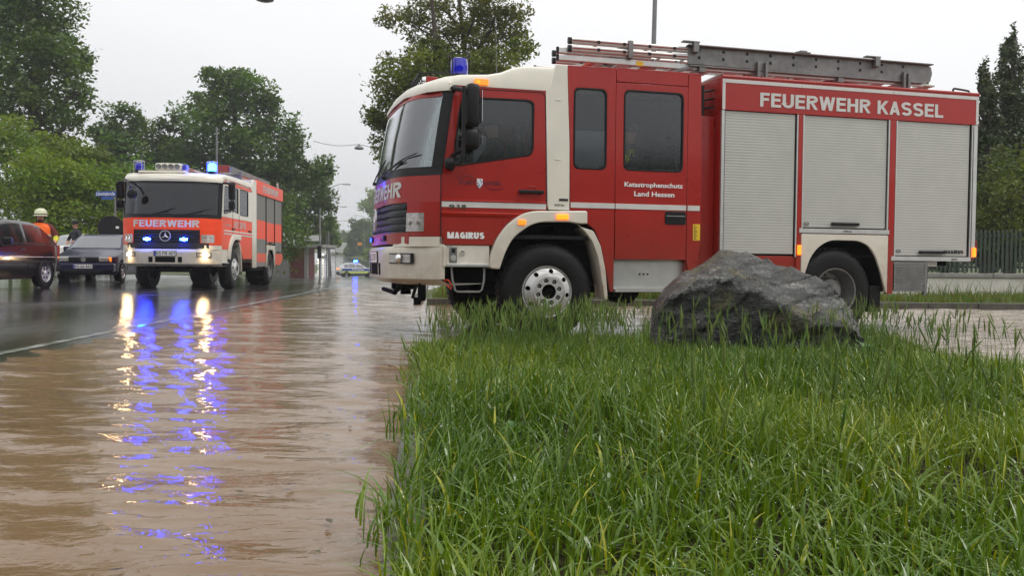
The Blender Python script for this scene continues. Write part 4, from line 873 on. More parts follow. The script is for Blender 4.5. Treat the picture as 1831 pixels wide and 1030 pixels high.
# painted line at the shoreline, stop line in the distance
M['paint'] = mat('worn_white_road_paint', (.36, .36, .35), .25, var=.3, scale=5, dirt=(.03, .03, .03), coat=.5)
b = MB(); P = []
for Y in np.arange(7.0, 30, .5):
    x = -4.50-.064*(Y-7.7); P.append([(x-.045, Y, asphalt_z(x-.045, Y)+.004), (x+.045, Y, asphalt_z(x+.045, Y)+.004)])
tag(b.grid(P).build('lane_marking', M['paint']), kind='structure')
b = MB(); b.grid([[(x, y, asphalt_z(x, y)+.012) for x in np.arange(-24, -13.5, 1.0)] for y in (44, 44.5)]); tag(b.build('stop_line_marking', M['paint']), kind='structure')
def water_mat():
    m = bpy.data.materials.new('muddy_flood_water'); m.use_nodes = True; t = m.node_tree; p = t.nodes['Principled BSDF']; L = t.links
    c = t.nodes.new('ShaderNodeTexCoord'); n = t.nodes.new('ShaderNodeTexNoise'); n.inputs['Scale'].default_value = .35; n.inputs['Detail'].default_value = 4; L.new(c.outputs['Object'], n.inputs[0])
    r = t.nodes.new('ShaderNodeValToRGB'); a, b = r.color_ramp.elements; a.position, b.position = .35, .65; a.color = (.160, .096, .048, 1); b.color = (.215, .138, .076, 1); L.new(n.outputs[0], r.inputs[0]); L.new(r.outputs[0], p.inputs['Base Color'])
    p.inputs['Roughness'].default_value = .035; p.inputs['IOR'].default_value = 1.38; base_out = r.outputs[0]
    mp = t.nodes.new('ShaderNodeMapping'); mp.inputs['Scale'].default_value = (7, 16, 1); mp.inputs['Rotation'].default_value = (0, 0, R(4)); L.new(c.outputs['Object'], mp.inputs[0])
    n2 = t.nodes.new('ShaderNodeTexNoise'); n2.inputs['Scale'].default_value = 1.0; n2.inputs['Detail'].default_value = 4; n2.inputs['Distortion'].default_value = .5; L.new(mp.outputs[0], n2.inputs[0])
    bb = t.nodes.new('ShaderNodeBump'); bb.inputs['Distance'].default_value = .012; bb.inputs['Strength'].default_value = .60; L.new(n2.outputs[0], bb.inputs['Height'])
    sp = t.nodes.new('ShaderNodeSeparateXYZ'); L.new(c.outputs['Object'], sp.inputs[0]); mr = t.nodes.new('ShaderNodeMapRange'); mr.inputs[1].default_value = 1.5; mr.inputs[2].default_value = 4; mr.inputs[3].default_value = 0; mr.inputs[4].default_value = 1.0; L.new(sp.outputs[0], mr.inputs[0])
    mc = t.nodes.new('ShaderNodeMix'); mc.data_type = 'RGBA'; L.new(mr.outputs[0], mc.inputs[0]); L.new(base_out, mc.inputs[6]); mc.inputs[7].default_value = (.36, .31, .26, 1); L.new(mc.outputs[2], p.inputs['Base Color'])  # paler mix paints the reflected sky into the side-street water's base colour
    n4 = t.nodes.new('ShaderNodeTexNoise'); n4.inputs['Scale'].default_value = 1; n4.inputs['Detail'].default_value = 4; m4 = t.nodes.new('ShaderNodeMapping'); m4.inputs['Scale'].default_value = (3.2, 11, 1); L.new(c.outputs['Object'], m4.inputs[0]); L.new(m4.outputs[0], n4.inputs[0])   # fast shallow chop in the side street
    b4 = t.nodes.new('ShaderNodeBump'); b4.inputs['Distance'].default_value = .055; L.new(mr.outputs[0], b4.inputs['Strength']); L.new(n4.outputs[0], b4.inputs['Height']); L.new(bb.outputs[0], b4.inputs['Normal']); L.new(b4.outputs[0], p.inputs['Normal'])
    return m
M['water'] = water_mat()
def water():
    ys = [1.0]
    while ys[-1] < 36: ys.append(ys[-1]+max(.011, .0032*ys[-1]))
    ys = np.array(ys); xsW = np.concatenate([np.arange(-30, -12, .5), np.arange(-12, 4.5, .045), np.arange(4.5, 12, .06), np.arange(12, 42, .3)])
    X, Y = np.meshgrid(xsW, ys); Z = np.zeros_like(X); dY = np.maximum(.011, .0032*Y); dX = np.where(X > 12, .3, .06)
    rg = np.random.default_rng(3)
    for k in range(46):
        lam = .10*(11 ** rg.random()); th = rg.normal(.14, .30); kx, ky = math.sin(th), math.cos(th)
        att = np.clip(lam/(3.0*np.maximum(dY, dX*abs(kx)))-.6, 0, 1)
        mod = .55+.45*np.sin(X*rg.uniform(.3, 1.3)+Y*rg.uniform(.2, .9)+rg.uniform(0, 6))
        ph = 2*math.pi/lam*(kx*X+ky*Y)+rg.uniform(0, 6)+1.2*np.sin(X*rg.uniform(.5, 2)+Y*rg.uniform(.3, 1))
        Z += lam*(.0040-.0010*np.clip((Y-6)/5, 0, 1)+.0034*np.clip((X-1.5)/2, 0, 1))*mod*att*np.sin(ph)
    n0, n1 = X.shape; v = np.stack([X, Y, Z], -1).reshape(-1, 3)
    i = np.arange(n0*n1).reshape(n0, n1); f = np.stack([i[:-1, :-1], i[:-1, 1:], i[1:, 1:], i[1:, :-1]], -1).reshape(-1, 4)
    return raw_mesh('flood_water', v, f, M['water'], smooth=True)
def raw_mesh(name, v, f, m, parent=None, smooth=False, tint=None):
    me = bpy.data.meshes.new(name); nv, nf, k = len(v), len(f), f.shape[1]
    me.vertices.add(nv); me.vertices.foreach_set('co', np.ascontiguousarray(v, 'f').ravel()); me.loops.add(nf*k); me.loops.foreach_set('vertex_index', np.ascontiguousarray(f, 'i').ravel())
    me.polygons.add(nf); me.polygons.foreach_set('loop_start', np.arange(0, nf*k, k, dtype='i')); me.polygons.foreach_set('loop_total', np.full(nf, k, 'i'))
    if smooth: me.polygons.foreach_set('use_smooth', np.ones(nf, bool))
    me.update(calc_edges=True)
    if tint is not None:
        a = me.attributes.new('tint', 'FLOAT_COLOR', 'POINT'); a.data.foreach_set('color', np.ascontiguousarray(np.concatenate([tint, np.ones((nv, 1))], 1), 'f').ravel())
    return link(name, me, parent, [m])
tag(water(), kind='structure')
# ------------------------------------------------------------------ near verge
VX1, VY1 = 3.65, 8.45
def vedge(Y):  # left edge of the near verge
    return kerbx(Y)+.10+(.9*max(0, (Y-7.4)/1.1)**2.2 if Y > 7.4 else 0)
def verge_z(X, Y): return .075+.025*math.sin(X*2.1+1)*math.sin(Y*1.7)+.03*sstep(0, 1.2, X-vedge(Y))+.012*math.sin(X*9+Y*5)*math.sin(Y*11)
M['soil'] = mat('damp_soil', (.030, .028, .010), .97, spec=.1, var=.6, scale=14, bump=1.0, bscale=45)
rows = []
for Y in [-2, 0, 1]+[float(v) for v in np.arange(1.4, VY1+.01, .09)]:
    a = vedge(Y); far = 1-sstep(VY1-.35, VY1, Y)
    row = [(a+(VX1-a)*u, Y, verge_z(a+(VX1-a)*u, Y)*(far*1.0)+(-.06)*(1-far)) for u in [k/60 for k in range(61)]]
    row.append((VX1+.15, Y, -.08)); row.insert(0, (a-.02, Y, -.08)); rows.append(row)
tag(MB().grid(rows).build('verge', M['soil'], smooth=True), kind='structure')
b = MB(); Y = 1.2; kk = 0
while Y < 7.6:                                                     # kerb stones, one metre each
    y2 = Y+.985; zz = .05+.006*math.sin(kk*3)
    b.add([(vedge(Y)-.13, Y, -.1), (vedge(Y)+.01, Y, -.1), (vedge(Y)-.12, Y, zz), (vedge(Y)+.01, Y, zz+.004), (vedge(y2)-.13, y2, -.1), (vedge(y2)+.01, y2, -.1), (vedge(y2)-.12, y2, zz), (vedge(y2)+.01, y2, zz+.004)], [(0, 2, 6, 4), (2, 3, 7, 6), (3, 1, 5, 7), (0, 1, 3, 2), (4, 6, 7, 5)]); Y += 1.0; kk += 1
tag(b.build('kerb', mat('mossy_kerb', (.13, .125, .10), .6, var=.45, scale=7, dirt=(.05, .055, .03), bump=.5), bevel=.012), kind='structure')
b = MB(); x = -1.7
while x < 44: b.box(x, x+.99, 16.42, 16.56, -.15, .125); x += 1.0
tag(b.build('kerb', M['kerbstone'], bevel=.012), kind='structure')
b = MB(); q = [16.45+.5*k for k in range(90)]
b.grid([[(cxr(Y)+5.72, Y, zr(Y)-.12), (cxr(Y)+5.72, Y, zr(Y)+.12), (cxr(Y)+5.86, Y, zr(Y)+.125), (cxr(Y)+5.86, Y, zr(Y)-.1)] for Y in q])
tag(b.build('kerb', M['kerbstone'], smooth=True), kind='structure')
# leaf scraps and foam bubbles drifting on the flood
def scraps(n, seed):
    rg = np.random.default_rng(seed); V, F, T = [], [], []
    for k in range(n):
        y = 2.0+7*rg.random()**1.4; x = kerbx(y)-.06-abs(rg.normal(0, .55))-(rg.random() < .35)*rg.random()*2.5; L = rg.uniform(.008, .03); a = rg.uniform(0, 6.28); c, s_ = math.cos(a), math.sin(a); o = len(V)
        for u, v in ((-1, 0), (0, .45), (1, 0), (0, -.45)): V.append((x+(u*c-v*s_)*L, y+(u*s_+v*c)*L, .014+.004*rg.random()))
        F.append((o, o+1, o+2, o+3)); t = [(1, .8, .5), (.55, .6, .3), (.4, .28, .18)][k % 3]; T += [t]*4
    return np.array(V), np.array(F), np.array(T)
v_, f_, t_ = scraps(70, 8); M['scrap'] = leafmat('floating_leaf_scrap', (.10, .085, .035), trans=.1)
tag(raw_mesh('floating_debris', v_, f_, M['scrap'], tint=t_), 'leaf scraps drifting on the brown flood near the kerb', 'debris', kind='stuff')
# ------------------------------------------------------------------ grass
def blades(n, region, hr, wr, lean=.5, seed=1, segs=4, kind='blade'):
    rg = np.random.default_rng(seed); P = []
    while len(P) < n:
        y = region[0]+(region[1]-region[0])*rg.random(4000)**region[2]; x = -.95+(VX1+.95)*rg.random(4000)
        cl = .5+.5*np.sin(x*3.1+1.3*np.sin(y*2.3))*np.sin(y*2.9+1.7*np.sin(x*1.9)); ok = rg.random(4000) < .45+.55*cl
        if 'mask' in region[3:]: pass
        lo = np.array([vedge(v) for v in y]); ok &= (x > lo-.075+.05*rg.normal(size=4000)+.06*np.sin(y*7.3)*np.sin(y*3.1+1)) & (x < VX1-.02)
        bare = np.sin(x*2.6+.6)*np.sin(y*3.7+.4)+.5*np.sin(x*5.3+y*4.1); ok &= (bare < 1.12-.28*(y < 2.9)) | (rg.random(4000) < .4)
        P += list(zip(x[ok], y[ok]))
    P = np.array(P[:n]); z = np.array([verge_z(a, c) for a, c in P])-.01
    pt = .5+.5*np.sin(P[:, 0]*2.2+1.1*np.sin(P[:, 1]*1.7)+.5)*np.sin(P[:, 1]*1.9+1.3*np.sin(P[:, 0]*1.4)); h = (hr[0]+(hr[1]-hr[0])*rg.random(n)**1.3)*(.62+.6*pt); h = np.where((P[:, 0] > 1.1) & (P[:, 0] < 3.15) & (P[:, 1] > 6.1) & (P[:, 1] < 7.4), h*.62, h); h = h*(1-.48*np.clip((P[:, 1]-6.3)/1.4, 0, 1)*(P[:, 0] < 1.3)); w = wr[0]+(wr[1]-wr[0])*rg.random(n)
    az = rg.uniform(0, 2*math.pi, n); fa = az+math.pi/2+rg.normal(0, .5, n); ln = np.abs(rg.normal(lean, lean*.6, n))
    V = []; T = []
    base = np.array([.85, 1, .8]); hue = rg.random(n)
    hue = np.clip(.55*hue+.55*(.5+.5*np.sin(P[:, 0]*1.6+2.0)*np.sin(P[:, 1]*1.3+.3)), 0, 1); tint = np.stack([.50+1.15*hue**1.6, .62+.72*hue, .5+.6*rg.random(n)], 1); dry = rg.random(n) < .035; tint[dry] = np.array([3.2, 2.0, 1.6])
    for k in range(segs+1):
        t = k/segs; r = h*ln*t**2; zz = z+h*(t-.45*np.minimum(ln, 1.6)*t**2.4)
        ww = w*(1-t**2.2)*.5*(.55+.9*min(t*3, .5)) if k < segs else w*0+.0004
        cxv, cyv = P[:, 0]+r*np.cos(az), P[:, 1]+r*np.sin(az)
        V.append(np.stack([cxv-ww*np.cos(fa), cyv-ww*np.sin(fa), zz], 1)); V.append(np.stack([cxv+ww*np.cos(fa), cyv+ww*np.sin(fa), zz], 1)); T += [tint, tint]
    V = np.stack(V, 1); T = np.stack(T, 1); m = 2*(segs+1)
    f = np.array([[2*k, 2*k+1, 2*k+3, 2*k+2] for k in range(segs)]); F = (np.arange(n)[:, None, None]*m+f[None]).reshape(-1, 4)
    return V.reshape(-1, 3), F, T.reshape(-1, 3)
def merge(parts):
    v, f, t, o = [], [], [], 0
    for a, b_, c in parts: v.append(a); f.append(b_+o); t.append(c); o += len(a)
    return np.concatenate(v), np.concatenate(f), np.concatenate(t)
M['grass'] = leafmat('wet_green_grass', (.118, .192, .015), trans=.26, rough=.16)
M['barley'] = leafmat('barley_green', (.125, .175, .045), trans=.3, rough=.5)
g = merge([blades(27000, (1.35, 8.3, 1.5), (.08, .23), (.005, .010), .55, 11, 5), blades(12000, (1.35, 8.35, 1.1), (.10, .26), (.005, .009), .32, 12), blades(8500, (1.35, 7.6, 1.4), (.10, .24), (.009, .017), .95, 13, 6), blades(420, (1.35, 4.2, 1.0), (.12, .26), (.013, .021), .9, 15, 7), blades(9000, (4.5, 8.4, .8), (.08, .21), (.005, .009), .30, 14)])
tag(raw_mesh('grass', g[0], g[1], M['grass'], smooth=True, tint=g[2]), 'long wet green grass covering the near verge', 'grass', kind='stuff')
def barley(n, seed, yr, pw, hs=(.28, .46), xr=(-.9, 3.6)):
    rg = np.random.default_rng(seed); V, F, T = [], [], []; o = 0; c = 0
    while c < n:
        y = yr[0]+(yr[1]-yr[0])*rg.random()**pw; x = rg.uniform(*xr)
        if x < vedge(y)-.03: continue
        if 1.0 < x < 3.2 and 6.35 < y and rg.random() < .75: continue
        if rg.random() > .35+.65*(.5+.5*math.sin(x*2.7+2*math.sin(y*1.3))): continue
        c += 1; h = rg.uniform(*hs); a = rg.uniform(0, 6.28); l = abs(rg.normal(.10, .12)); hl = rg.uniform(.06, .105); z0 = verge_z(x, y)
        def pt(t): return np.array([x+math.cos(a)*l*h*t*t*1.2, y+math.sin(a)*l*h*t*t*1.2, z0+h*t-.1*l*h*t*t])
        tn = np.array([.92, 1.12, .8])*rg.uniform(.8, 1.4)*np.array([rg.uniform(.9, 1.35), 1, 1])
        rings = []; prof = [(0, .0015), (.35, .0013), (.62, .0012), (1, .0012)]; T0 = 1.0
        head0 = pt(1); d = pt(1)-pt(.95); d /= np.linalg.norm(d)
        for t, r in prof: rings.append((pt(t), r))
        for t, r in ((.05, .0034), (.3, .0052), (.6, .0044), (.85, .0026), (1.0, .0008)): rings.append((head0+d*hl*t, r))
        for p, r in rings:
            for k in range(4): V.append(p+np.array([r*math.cos(k*1.5708), r*math.sin(k*1.5708), 0])); T.append(tn)
        for i in range(len(rings)-1):
            for k in range(4): F.append((o+i*4+k, o+i*4+(k+1) % 4, o+(i+1)*4+(k+1) % 4, o+(i+1)*4+k))
        o += 4*len(rings)
        for k in range(16):                                        # awns
            t = rg.uniform(.05, .9); p = head0+d*hl*t; aa = rg.uniform(0, 6.28); s = rg.uniform(.16, .34); q = p+(d+np.array([math.cos(aa)*s, math.sin(aa)*s, 0]))*rg.uniform(.028, .055)
            sd_ = np.array([-math.sin(aa), math.cos(aa), 0])*.0007
            V += [p-sd_, p+sd_, q+sd_*.3, q-sd_*.3]; T += [tn*1.15]*4; F.append((o, o+1, o+2, o+3)); o += 4
    return np.array(V), np.array(F), np.array(T)
g = merge([barley(520, 21, (6.2, 8.3), .8, (.18, .36)), barley(420, 22, (3.4, 7.2), 1.0, (.24, .42)), barley(110, 23, (2.0, 4.0), 1.0, (.26, .42)), barley(260, 24, (6.6, 8.4), .9, (.16, .33), (-.7, 1.15))])
tag(raw_mesh('barley_grass', g[0], g[1], M['barley'], smooth=True, tint=g[2]), 'wild barley stalks with bristly heads standing in the verge grass', 'grass', kind='stuff')
# rain drops hanging in the grass
def drops(n, seed):
    rg = np.random.default_rng(seed); y = 1.4+6.6*rg.random(n)**1.25; lo = np.array([vedge(v) for v in y]); x = lo+.02+(VX1-.1-lo)*rg.random(n); z = np.array([verge_z(a, c) for a, c in zip(x, y)])+rg.uniform(.05, .21, n); r = rg.uniform(.0006, .0014, n)*(1+.16*y)
    o8 = np.array([(1, 0, 0), (-1, 0, 0), (0, 1, 0), (0, -1, 0), (0, 0, 1), (0, 0, -1)], float); f8 = np.array([(0, 2, 4), (2, 1, 4), (1, 3, 4), (3, 0, 4), (2, 0, 5), (1, 2, 5), (3, 1, 5), (0, 3, 5)])
    V = np.stack([x, y, z], 1)[:, None, :]+o8[None]*r[:, None, None]; return V.reshape(-1, 3), (np.arange(n)[:, None, None]*6+f8[None]).reshape(-1, 3)
dv, df = drops(3200, 77)
tag(raw_mesh('rain_drops', dv, df, mat('bright_water_drop', (.9, .93, .95), .08, .9, var=0), smooth=True), 'rain drops glinting on the verge grass', 'drops', kind='stuff')
# far verge grass tufts along the white wall
def tufts(n, fn, h, seed, w=.012):
    rg = np.random.default_rng(seed); P = np.array([fn(rg) for _ in range(n)]); hh = rg.uniform(*h, n); az = rg.uniform(0, 6.28, n); ln = np.abs(rg.normal(.3, .2, n)); fa = rg.uniform(0, 3.14, n); V, T = [], []
    tint = np.stack([rg.uniform(.8, 1.9, n), rg.uniform(.8, 1.3, n), rg.uniform(.6, 1.2, n)], 1)
    for k, (t, ww) in enumerate(((0, w), (.6, w*.7), (1, .001))):
        for s in (-1, 1): V.append(np.stack([P[:, 0]+hh*ln*t*t*np.cos(az)+s*ww*np.cos(fa), P[:, 1]+hh*ln*t*t*np.sin(az)+s*ww*np.sin(fa), P[:, 2]+hh*t], 1)); T.append(tint)
    f = np.array([[0, 1, 3, 2], [2, 3, 5, 4]]); return np.stack(V, 1).reshape(-1, 3), (np.arange(n)[:, None, None]*6+f[None]).reshape(-1, 4), np.stack(T, 1).reshape(-1, 3)
def fv(rg):
    x = rg.uniform(-1.7, 13); y = rg.uniform(16.6, 18.9) if x > 1 else rg.uniform(16.6, 30)
    if x < 1: x = max(x, cxr(y)+6.1)
    return x, y, terrain_z(x, y)
M['verge_green'] = leafmat('verge_grass_green', (.10, .17, .035), trans=.3, rough=.4)
g = merge([tufts(9000, fv, (.05, .18), 31), tufts(4500, lambda r_: (lambda x, y: (x, y, terrain_z(x, y)))(r_.uniform(-1.6, 3.5), r_.uniform(16.6, 19.5)), (.10, .30), 33), tufts(500, lambda r_: (r_.uniform(5, 13), r_.uniform(18.3, 18.9), terrain_z(8, 18)), (.2, .5), 32, .008)])
tag(raw_mesh('verge_grass', g[0], g[1], M['verge_green'], tint=g[2]), 'short yellowish grass between the far kerb and the white wall', 'grass', kind='stuff')
# broad-leaved weeds at the edge of the near verge and by the rock
def weed(name, x, y, n, size, lab, seed):
    rg = np.random.default_rng(seed); b = MB(); z0 = verge_z(x, y)
    for k in range(n):
        a = rg.uniform(0, 6.28); el = rg.uniform(.3, 1.2); L = size*rg.uniform(.6, 1.1); w = L*.26; d = np.array([math.cos(a), math.sin(a)])*math.cos(el); s = np.array([-math.sin(a), math.cos(a)]); P = []
        for i, t in enumerate((0, .3, .6, .85, 1)):
            ww = (.08, .9, 1, .6, .03)[i]*w; px, py = x+d[0]*L*t, y+d[1]*L*t; pz = z0+L*math.sin(el)*t-.35*L*t*t+.01
            P.append([(px-s[0]*ww, py-s[1]*ww, pz+.15*ww), (px, py, pz-.1*ww), (px+s[0]*ww, py+s[1]*ww, pz+.15*ww)])
        b.grid(P)
    tag(b.build(name, M['weed'], smooth=True), lab, 'plant')
M['weed'] = mat('weed_leaf', (.06, .16, .03), .32, var=.3, scale=20)
weed('broadleaf_weed', 3.0, 6.95, 26, .22, 'leafy green weed in front of the right end of the rock', 5)
weed('broadleaf_weed', .02, 3.6, 14, .13, 'small broad-leaved weed among the grass near the flooded kerb', 6)
# ------------------------------------------------------------------ rock
def rock():
    n, m = 190, 120; from mathutils import noise as NZ
    L0 = at(1163, 600, 7.35).x; L1 = at(1541, 600, 7.35).x
    pr = [(0, .30), (.01, .47), (.04, .57), (.07, .66), (.13, .73), (.19, .79), (.225, .80), (.26, .84), (.30, .90), (.335, .955), (.375, .975), (.43, .975), (.48, .950), (.53, .925), (.58, .895), (.63, .85), (.70, .82), (.77, .785), (.84, .735), (.88, .685), (.92, .62), (.955, .54), (.98, .42), (1, .22)]
    rd = [(0, .30), (.04, .56), (.10, .68), (.20, .78), (.26, .82), (.34, .77), (.42, .70), (.52, .58), (.62, .50), (.70, .45), (.80, .41), (.90, .34), (1, .2)]
    P = []
    for i in range(n+1):
        u = i/n; H = pl(u, pr)-.02; Z = min(pl(u, rd)-.02, H*.95); X = L0+(L1-L0)*u; D = (1-abs(2*u-1)**3)**.5+.03
        poly = [Vector((-.26*D, -.02)), Vector((-.40*D, Z*.45)), Vector((-.50*D, Z*.92)), Vector((-.44*D, Z)), Vector((-.10*D, Z+(H-Z)*.55)), Vector((.10*D, H*.98)), Vector((.22*D, H)), Vector((.36*D, H*.8)), Vector((.55*D, H*.35)), Vector((.58*D, -.02))]
        ln = [0]
        for a, b_ in zip(poly, poly[1:]): ln.append(ln[-1]+(b_-a).length)
        row = []
        for j in range(m+1):
            s = j/m*ln[-1]; k = max(q for q in range(len(poly)-1) if ln[q] <= s+1e-9); tt = (s-ln[k])/(ln[k+1]-ln[k]); q = poly[k].lerp(poly[k+1], tt); dd = (poly[k+1]-poly[k]).normalized(); nn = Vector((0, -dd.y, dd.x))
            p = Vector((X, 7.35+q.x, q.y)); v = Vector((p.x*.8+p.z*.5, p.y*1.1, p.z*1.1-p.x*.62+p.y*.5))       # bedding planes dip to the right
            bed = v.z*5.2+.55*NZ.noise(p*1.9); fr = bed-math.floor(bed); step = (fr**3)*.042*(.5+.8*abs(NZ.noise(Vector((math.floor(bed)*3.1, p.x*1.4, p.z)))))
            crack = -.035*max(0, 1-abs(NZ.noise(Vector((v.x*1.2, v.y*1.2, v.z*3.2))))*9)
            big = NZ.noise(p*1.5+Vector((3, 1, 2)))*.075+NZ.noise(Vector((v.x*2.4, v.y*2.4, v.z*5)))*.035+NZ.noise(Vector((v.x*6, v.y*6, v.z*13)))*.016+NZ.noise(p*24)*.005
            e = min(1, min(u, 1-u)*14+.1)*min(1, (j+2)/8, (m-j+2)/8); big *= .75 if q.y > H*.9 else 1
            row.append(p+nn*(big+step+crack)*e+Vector((NZ.noise(p*3.3+Vector((9, 9, 9)))*.03, 0, 0)))
        P.append(row)
    return P
def rock_mat():
    m = bpy.data.materials.new('wet_slate_rock'); m.use_nodes = True; t = m.node_tree; p = t.nodes['Principled BSDF']; L = t.links
    c = t.nodes.new('ShaderNodeTexCoord'); mp = t.nodes.new('ShaderNodeMapping'); mp.inputs['Rotation'].default_value = (0, R(32), 0); mp.inputs['Scale'].default_value = (1.8, 3, 8); L.new(c.outputs['Object'], mp.inputs[0])
    n = t.nodes.new('ShaderNodeTexNoise'); n.inputs['Scale'].default_value = 1.6; n.inputs['Detail'].default_value = 10; n.inputs['Roughness'].default_value = .68; L.new(mp.outputs[0], n.inputs[0])
    r = t.nodes.new('ShaderNodeValToRGB'); a, b = r.color_ramp.elements; a.position, b.position = .34, .70; a.color = (.012, .013, .012, 1); b.color = (.225, .22, .21, 1); k = r.color_ramp.elements.new(.52); k.color = (.060, .062, .058, 1); L.new(n.outputs[0], r.inputs[0])
    n3 = t.nodes.new('ShaderNodeTexNoise'); n3.inputs['Scale'].default_value = 3.4; n3.inputs['Detail'].default_value = 8; L.new(c.outputs['Object'], n3.inputs[0])
    r3 = t.nodes.new('ShaderNodeValToRGB'); r3.color_ramp.elements[0].position = .56; r3.color_ramp.elements[1].position = .68; L.new(n3.outputs[0], r3.inputs[0])
    mxx = t.nodes.new('ShaderNodeMix'); mxx.data_type = 'RGBA'; L.new(r3.outputs[0], mxx.inputs[0]); L.new(r.outputs[0], mxx.inputs[6]); mxx.inputs[7].default_value = (.11, .095, .04, 1); n6 = t.nodes.new('ShaderNodeTexNoise'); n6.inputs['Scale'].default_value = 38; n6.inputs['Detail'].default_value = 6; n6.inputs['Roughness'].default_value = .75; L.new(c.outputs['Object'], n6.inputs[0])
    r6 = t.nodes.new('ShaderNodeValToRGB'); r6.color_ramp.elements[0].position = .38; r6.color_ramp.elements[0].color = (.45, .45, .45, 1); r6.color_ramp.elements[1].position = .66; r6.color_ramp.elements[1].color = (1.9, 1.9, 1.85, 1); L.new(n6.outputs[0], r6.inputs[0])
    m6 = t.nodes.new('ShaderNodeMix'); m6.data_type = 'RGBA'; m6.blend_type = 'MULTIPLY'; m6.inputs[0].default_value = 1; L.new(mxx.outputs[2], m6.inputs[6]); L.new(r6.outputs[0], m6.inputs[7]); L.new(m6.outputs[2], p.inputs['Base Color'])
    q = t.nodes.new('ShaderNodeMapRange'); q.inputs[3].default_value = .33; q.inputs[4].default_value = .09; p.inputs['Specular IOR Level'].default_value = .8; L.new(n3.outputs[0], q.inputs[0]); L.new(q.outputs[0], p.inputs['Roughness'])
    n2 = t.nodes.new('ShaderNodeTexNoise'); n2.inputs['Scale'].default_value = 22; n2.inputs['Detail'].default_value = 8; n2.inputs['Roughness'].default_value = .7; L.new(c.outputs['Object'], n2.inputs[0])
    ad = t.nodes.new('ShaderNodeMath'); ad.operation = 'MULTIPLY_ADD'; ad.inputs[1].default_value = .6; L.new(n2.outputs[0], ad.inputs[0]); L.new(n.outputs[0], ad.inputs[2])
    bb = t.nodes.new('ShaderNodeBump'); bb.inputs['Distance'].default_value = .06; bb.inputs['Strength'].default_value = 1.0; L.new(ad.outputs[0], bb.inputs['Height']); L.new(bb.outputs[0], p.inputs['Normal'])
    return m
tag(MB().grid(rock()).build('rock', rock_mat(), smooth=True, ang=70), 'large wet grey boulder lying at the far end of the grass verge', 'rock')

rowsB = []  # unseen bank added behind the camera to darken window and paint reflections
for k in range(9):
    rowsB.append([(x, -24-2.2*k, -.1+min(8.2, 6.9*k**.12)*(k > 0)+(.55*math.sin(x*.55+k)+.6*math.sin(x*1.37+2*k)+.5*math.sin(x*2.9))*(k > 0)) for x in np.arange(-50, 61, .6)])
tag(MB().grid(rowsB).build('unseen_reflection_bank', mat('dark_reflection_bank', (.025, .04, .015), .9, var=.5, scale=1.2), smooth=True), kind='structure')
# ------------------------------------------------------------------ wall with fence, shelter, poles, signs
FA, FB = Vector((3, 19.35, 0)), Vector((30, 18.1, 0)); FY = math.atan2(FB.y-FA.y, FB.x-FA.x); FL = (FB-FA).length
wall = empty('garden_wall', FA, FY, 'low white plastered wall with a grey stone cap behind the far verge', 'wall')
MB().box(0, FL, -.12, .12, -.1, .60).build('wall_body', M['plaster'], wall, bevel=.01)
b = MB(); x = 0
while x < FL: b.box(x, min(FL, x+1.98), -.17, .17, .60, .70); x += 2
b.build('wall_cap', M['concrete'], wall, bevel=.012)
MB().box(9.6, 10.0, -.16, .16, -.1, .605).build('wall_pier', M['plaster'], wall, bevel=.01)
fen = empty('picket_fence', FA+Vector((0, 0, .70)), FY, 'dark green metal picket fence with round tops standing on the white wall', 'fence')
b = MB(); x = .1; k = 0
while x < FL-.1: b.prism([(x, .02), (x+.045, .02), (x+.045, .97), (x+.038, .995), (x+.0225, 1.005), (x+.007, .995), (x, .97)], -.035, -.015); x += .098
b.build('pickets', M['green'], fen)
MB().box(0, FL, -.012, .02, .12, .17).box(0, FL, -.012, .02, .84, .89).build('rails', M['green'], fen)
x = .02
while x < FL: MB().box(x, x+.06, -.01, .05, 0, .98).build('post', M['green'], fen); x += 2.4
# shelter down the road
sh0 = Vector((-17.35, 66, zr(66)+.14)); SH = empty('bus_shelter', sh0, R(-8), 'flat-roofed kiosk shelter with dark red front and a white sign on its roof', 'shelter')
MB().box(-3.2, 2.5, -.6, 2.6, 2.22, 2.46).build('roof', M['concrete'], SH, bevel=.02)
MB().box(-2.9, -.55, .0, 2.2, -.3, 2.22).build('side_wall', M['concrete'], SH); MB().box(-.55, .75, .35, 2.2, -.3, 2.22).build('front_wall', M['brick'], SH)
MB().box(.0, .5, .30, .35, .3, 1.75).build('door', M['brick'], SH, bevel=.01); MB().box(.75, 1.0, .0, .3, -.3, 2.22).build('roof_post', M['concrete'], SH)
sg = MB().box(.15, 2.2, -.2, -.12, 2.75, 3.2).build('roof_sign', M['signwhite'], SH, bevel=.01); text('lettering', 'C.Planert', (.25, 1.2, 2.84, 3.1), M['ink'], sg, bold=.02, fn=lambda u, v, h: (u, -.204-h, v))
for x in (.2, 2.08): MB().box(x, x+.06, -.19, -.13, 2.46, 2.75).build('sign_support', M['alu'], SH)
def street_lamp(base, h, arm, az, lab, grp='street lamps along the far road', r=.07):
    L = empty('street_lamp', base, 0, lab, 'street lamp', grp); d = Vector((math.cos(az), math.sin(az), 0))
    MB().tube([(0, 0, -.3), (0, 0, h*.5), (0, 0, h-.4)]+[tuple(d*arm*t+Vector((0, 0, h-.4+.5*math.sin(t*1.57)))) for t in (.15, .4, .7, 1)], [r, r*.8, r*.62, r*.55, r*.5, r*.45, r*.42], 8).build('mast', M['pole'], L, smooth=True)
    MB().box(arm-.1, arm+.7, -.14, .14, h-.02, h+.12).build('lamp_head', M['alu'], L, bevel=.04).rotation_euler = (0, 0, az)
    return L
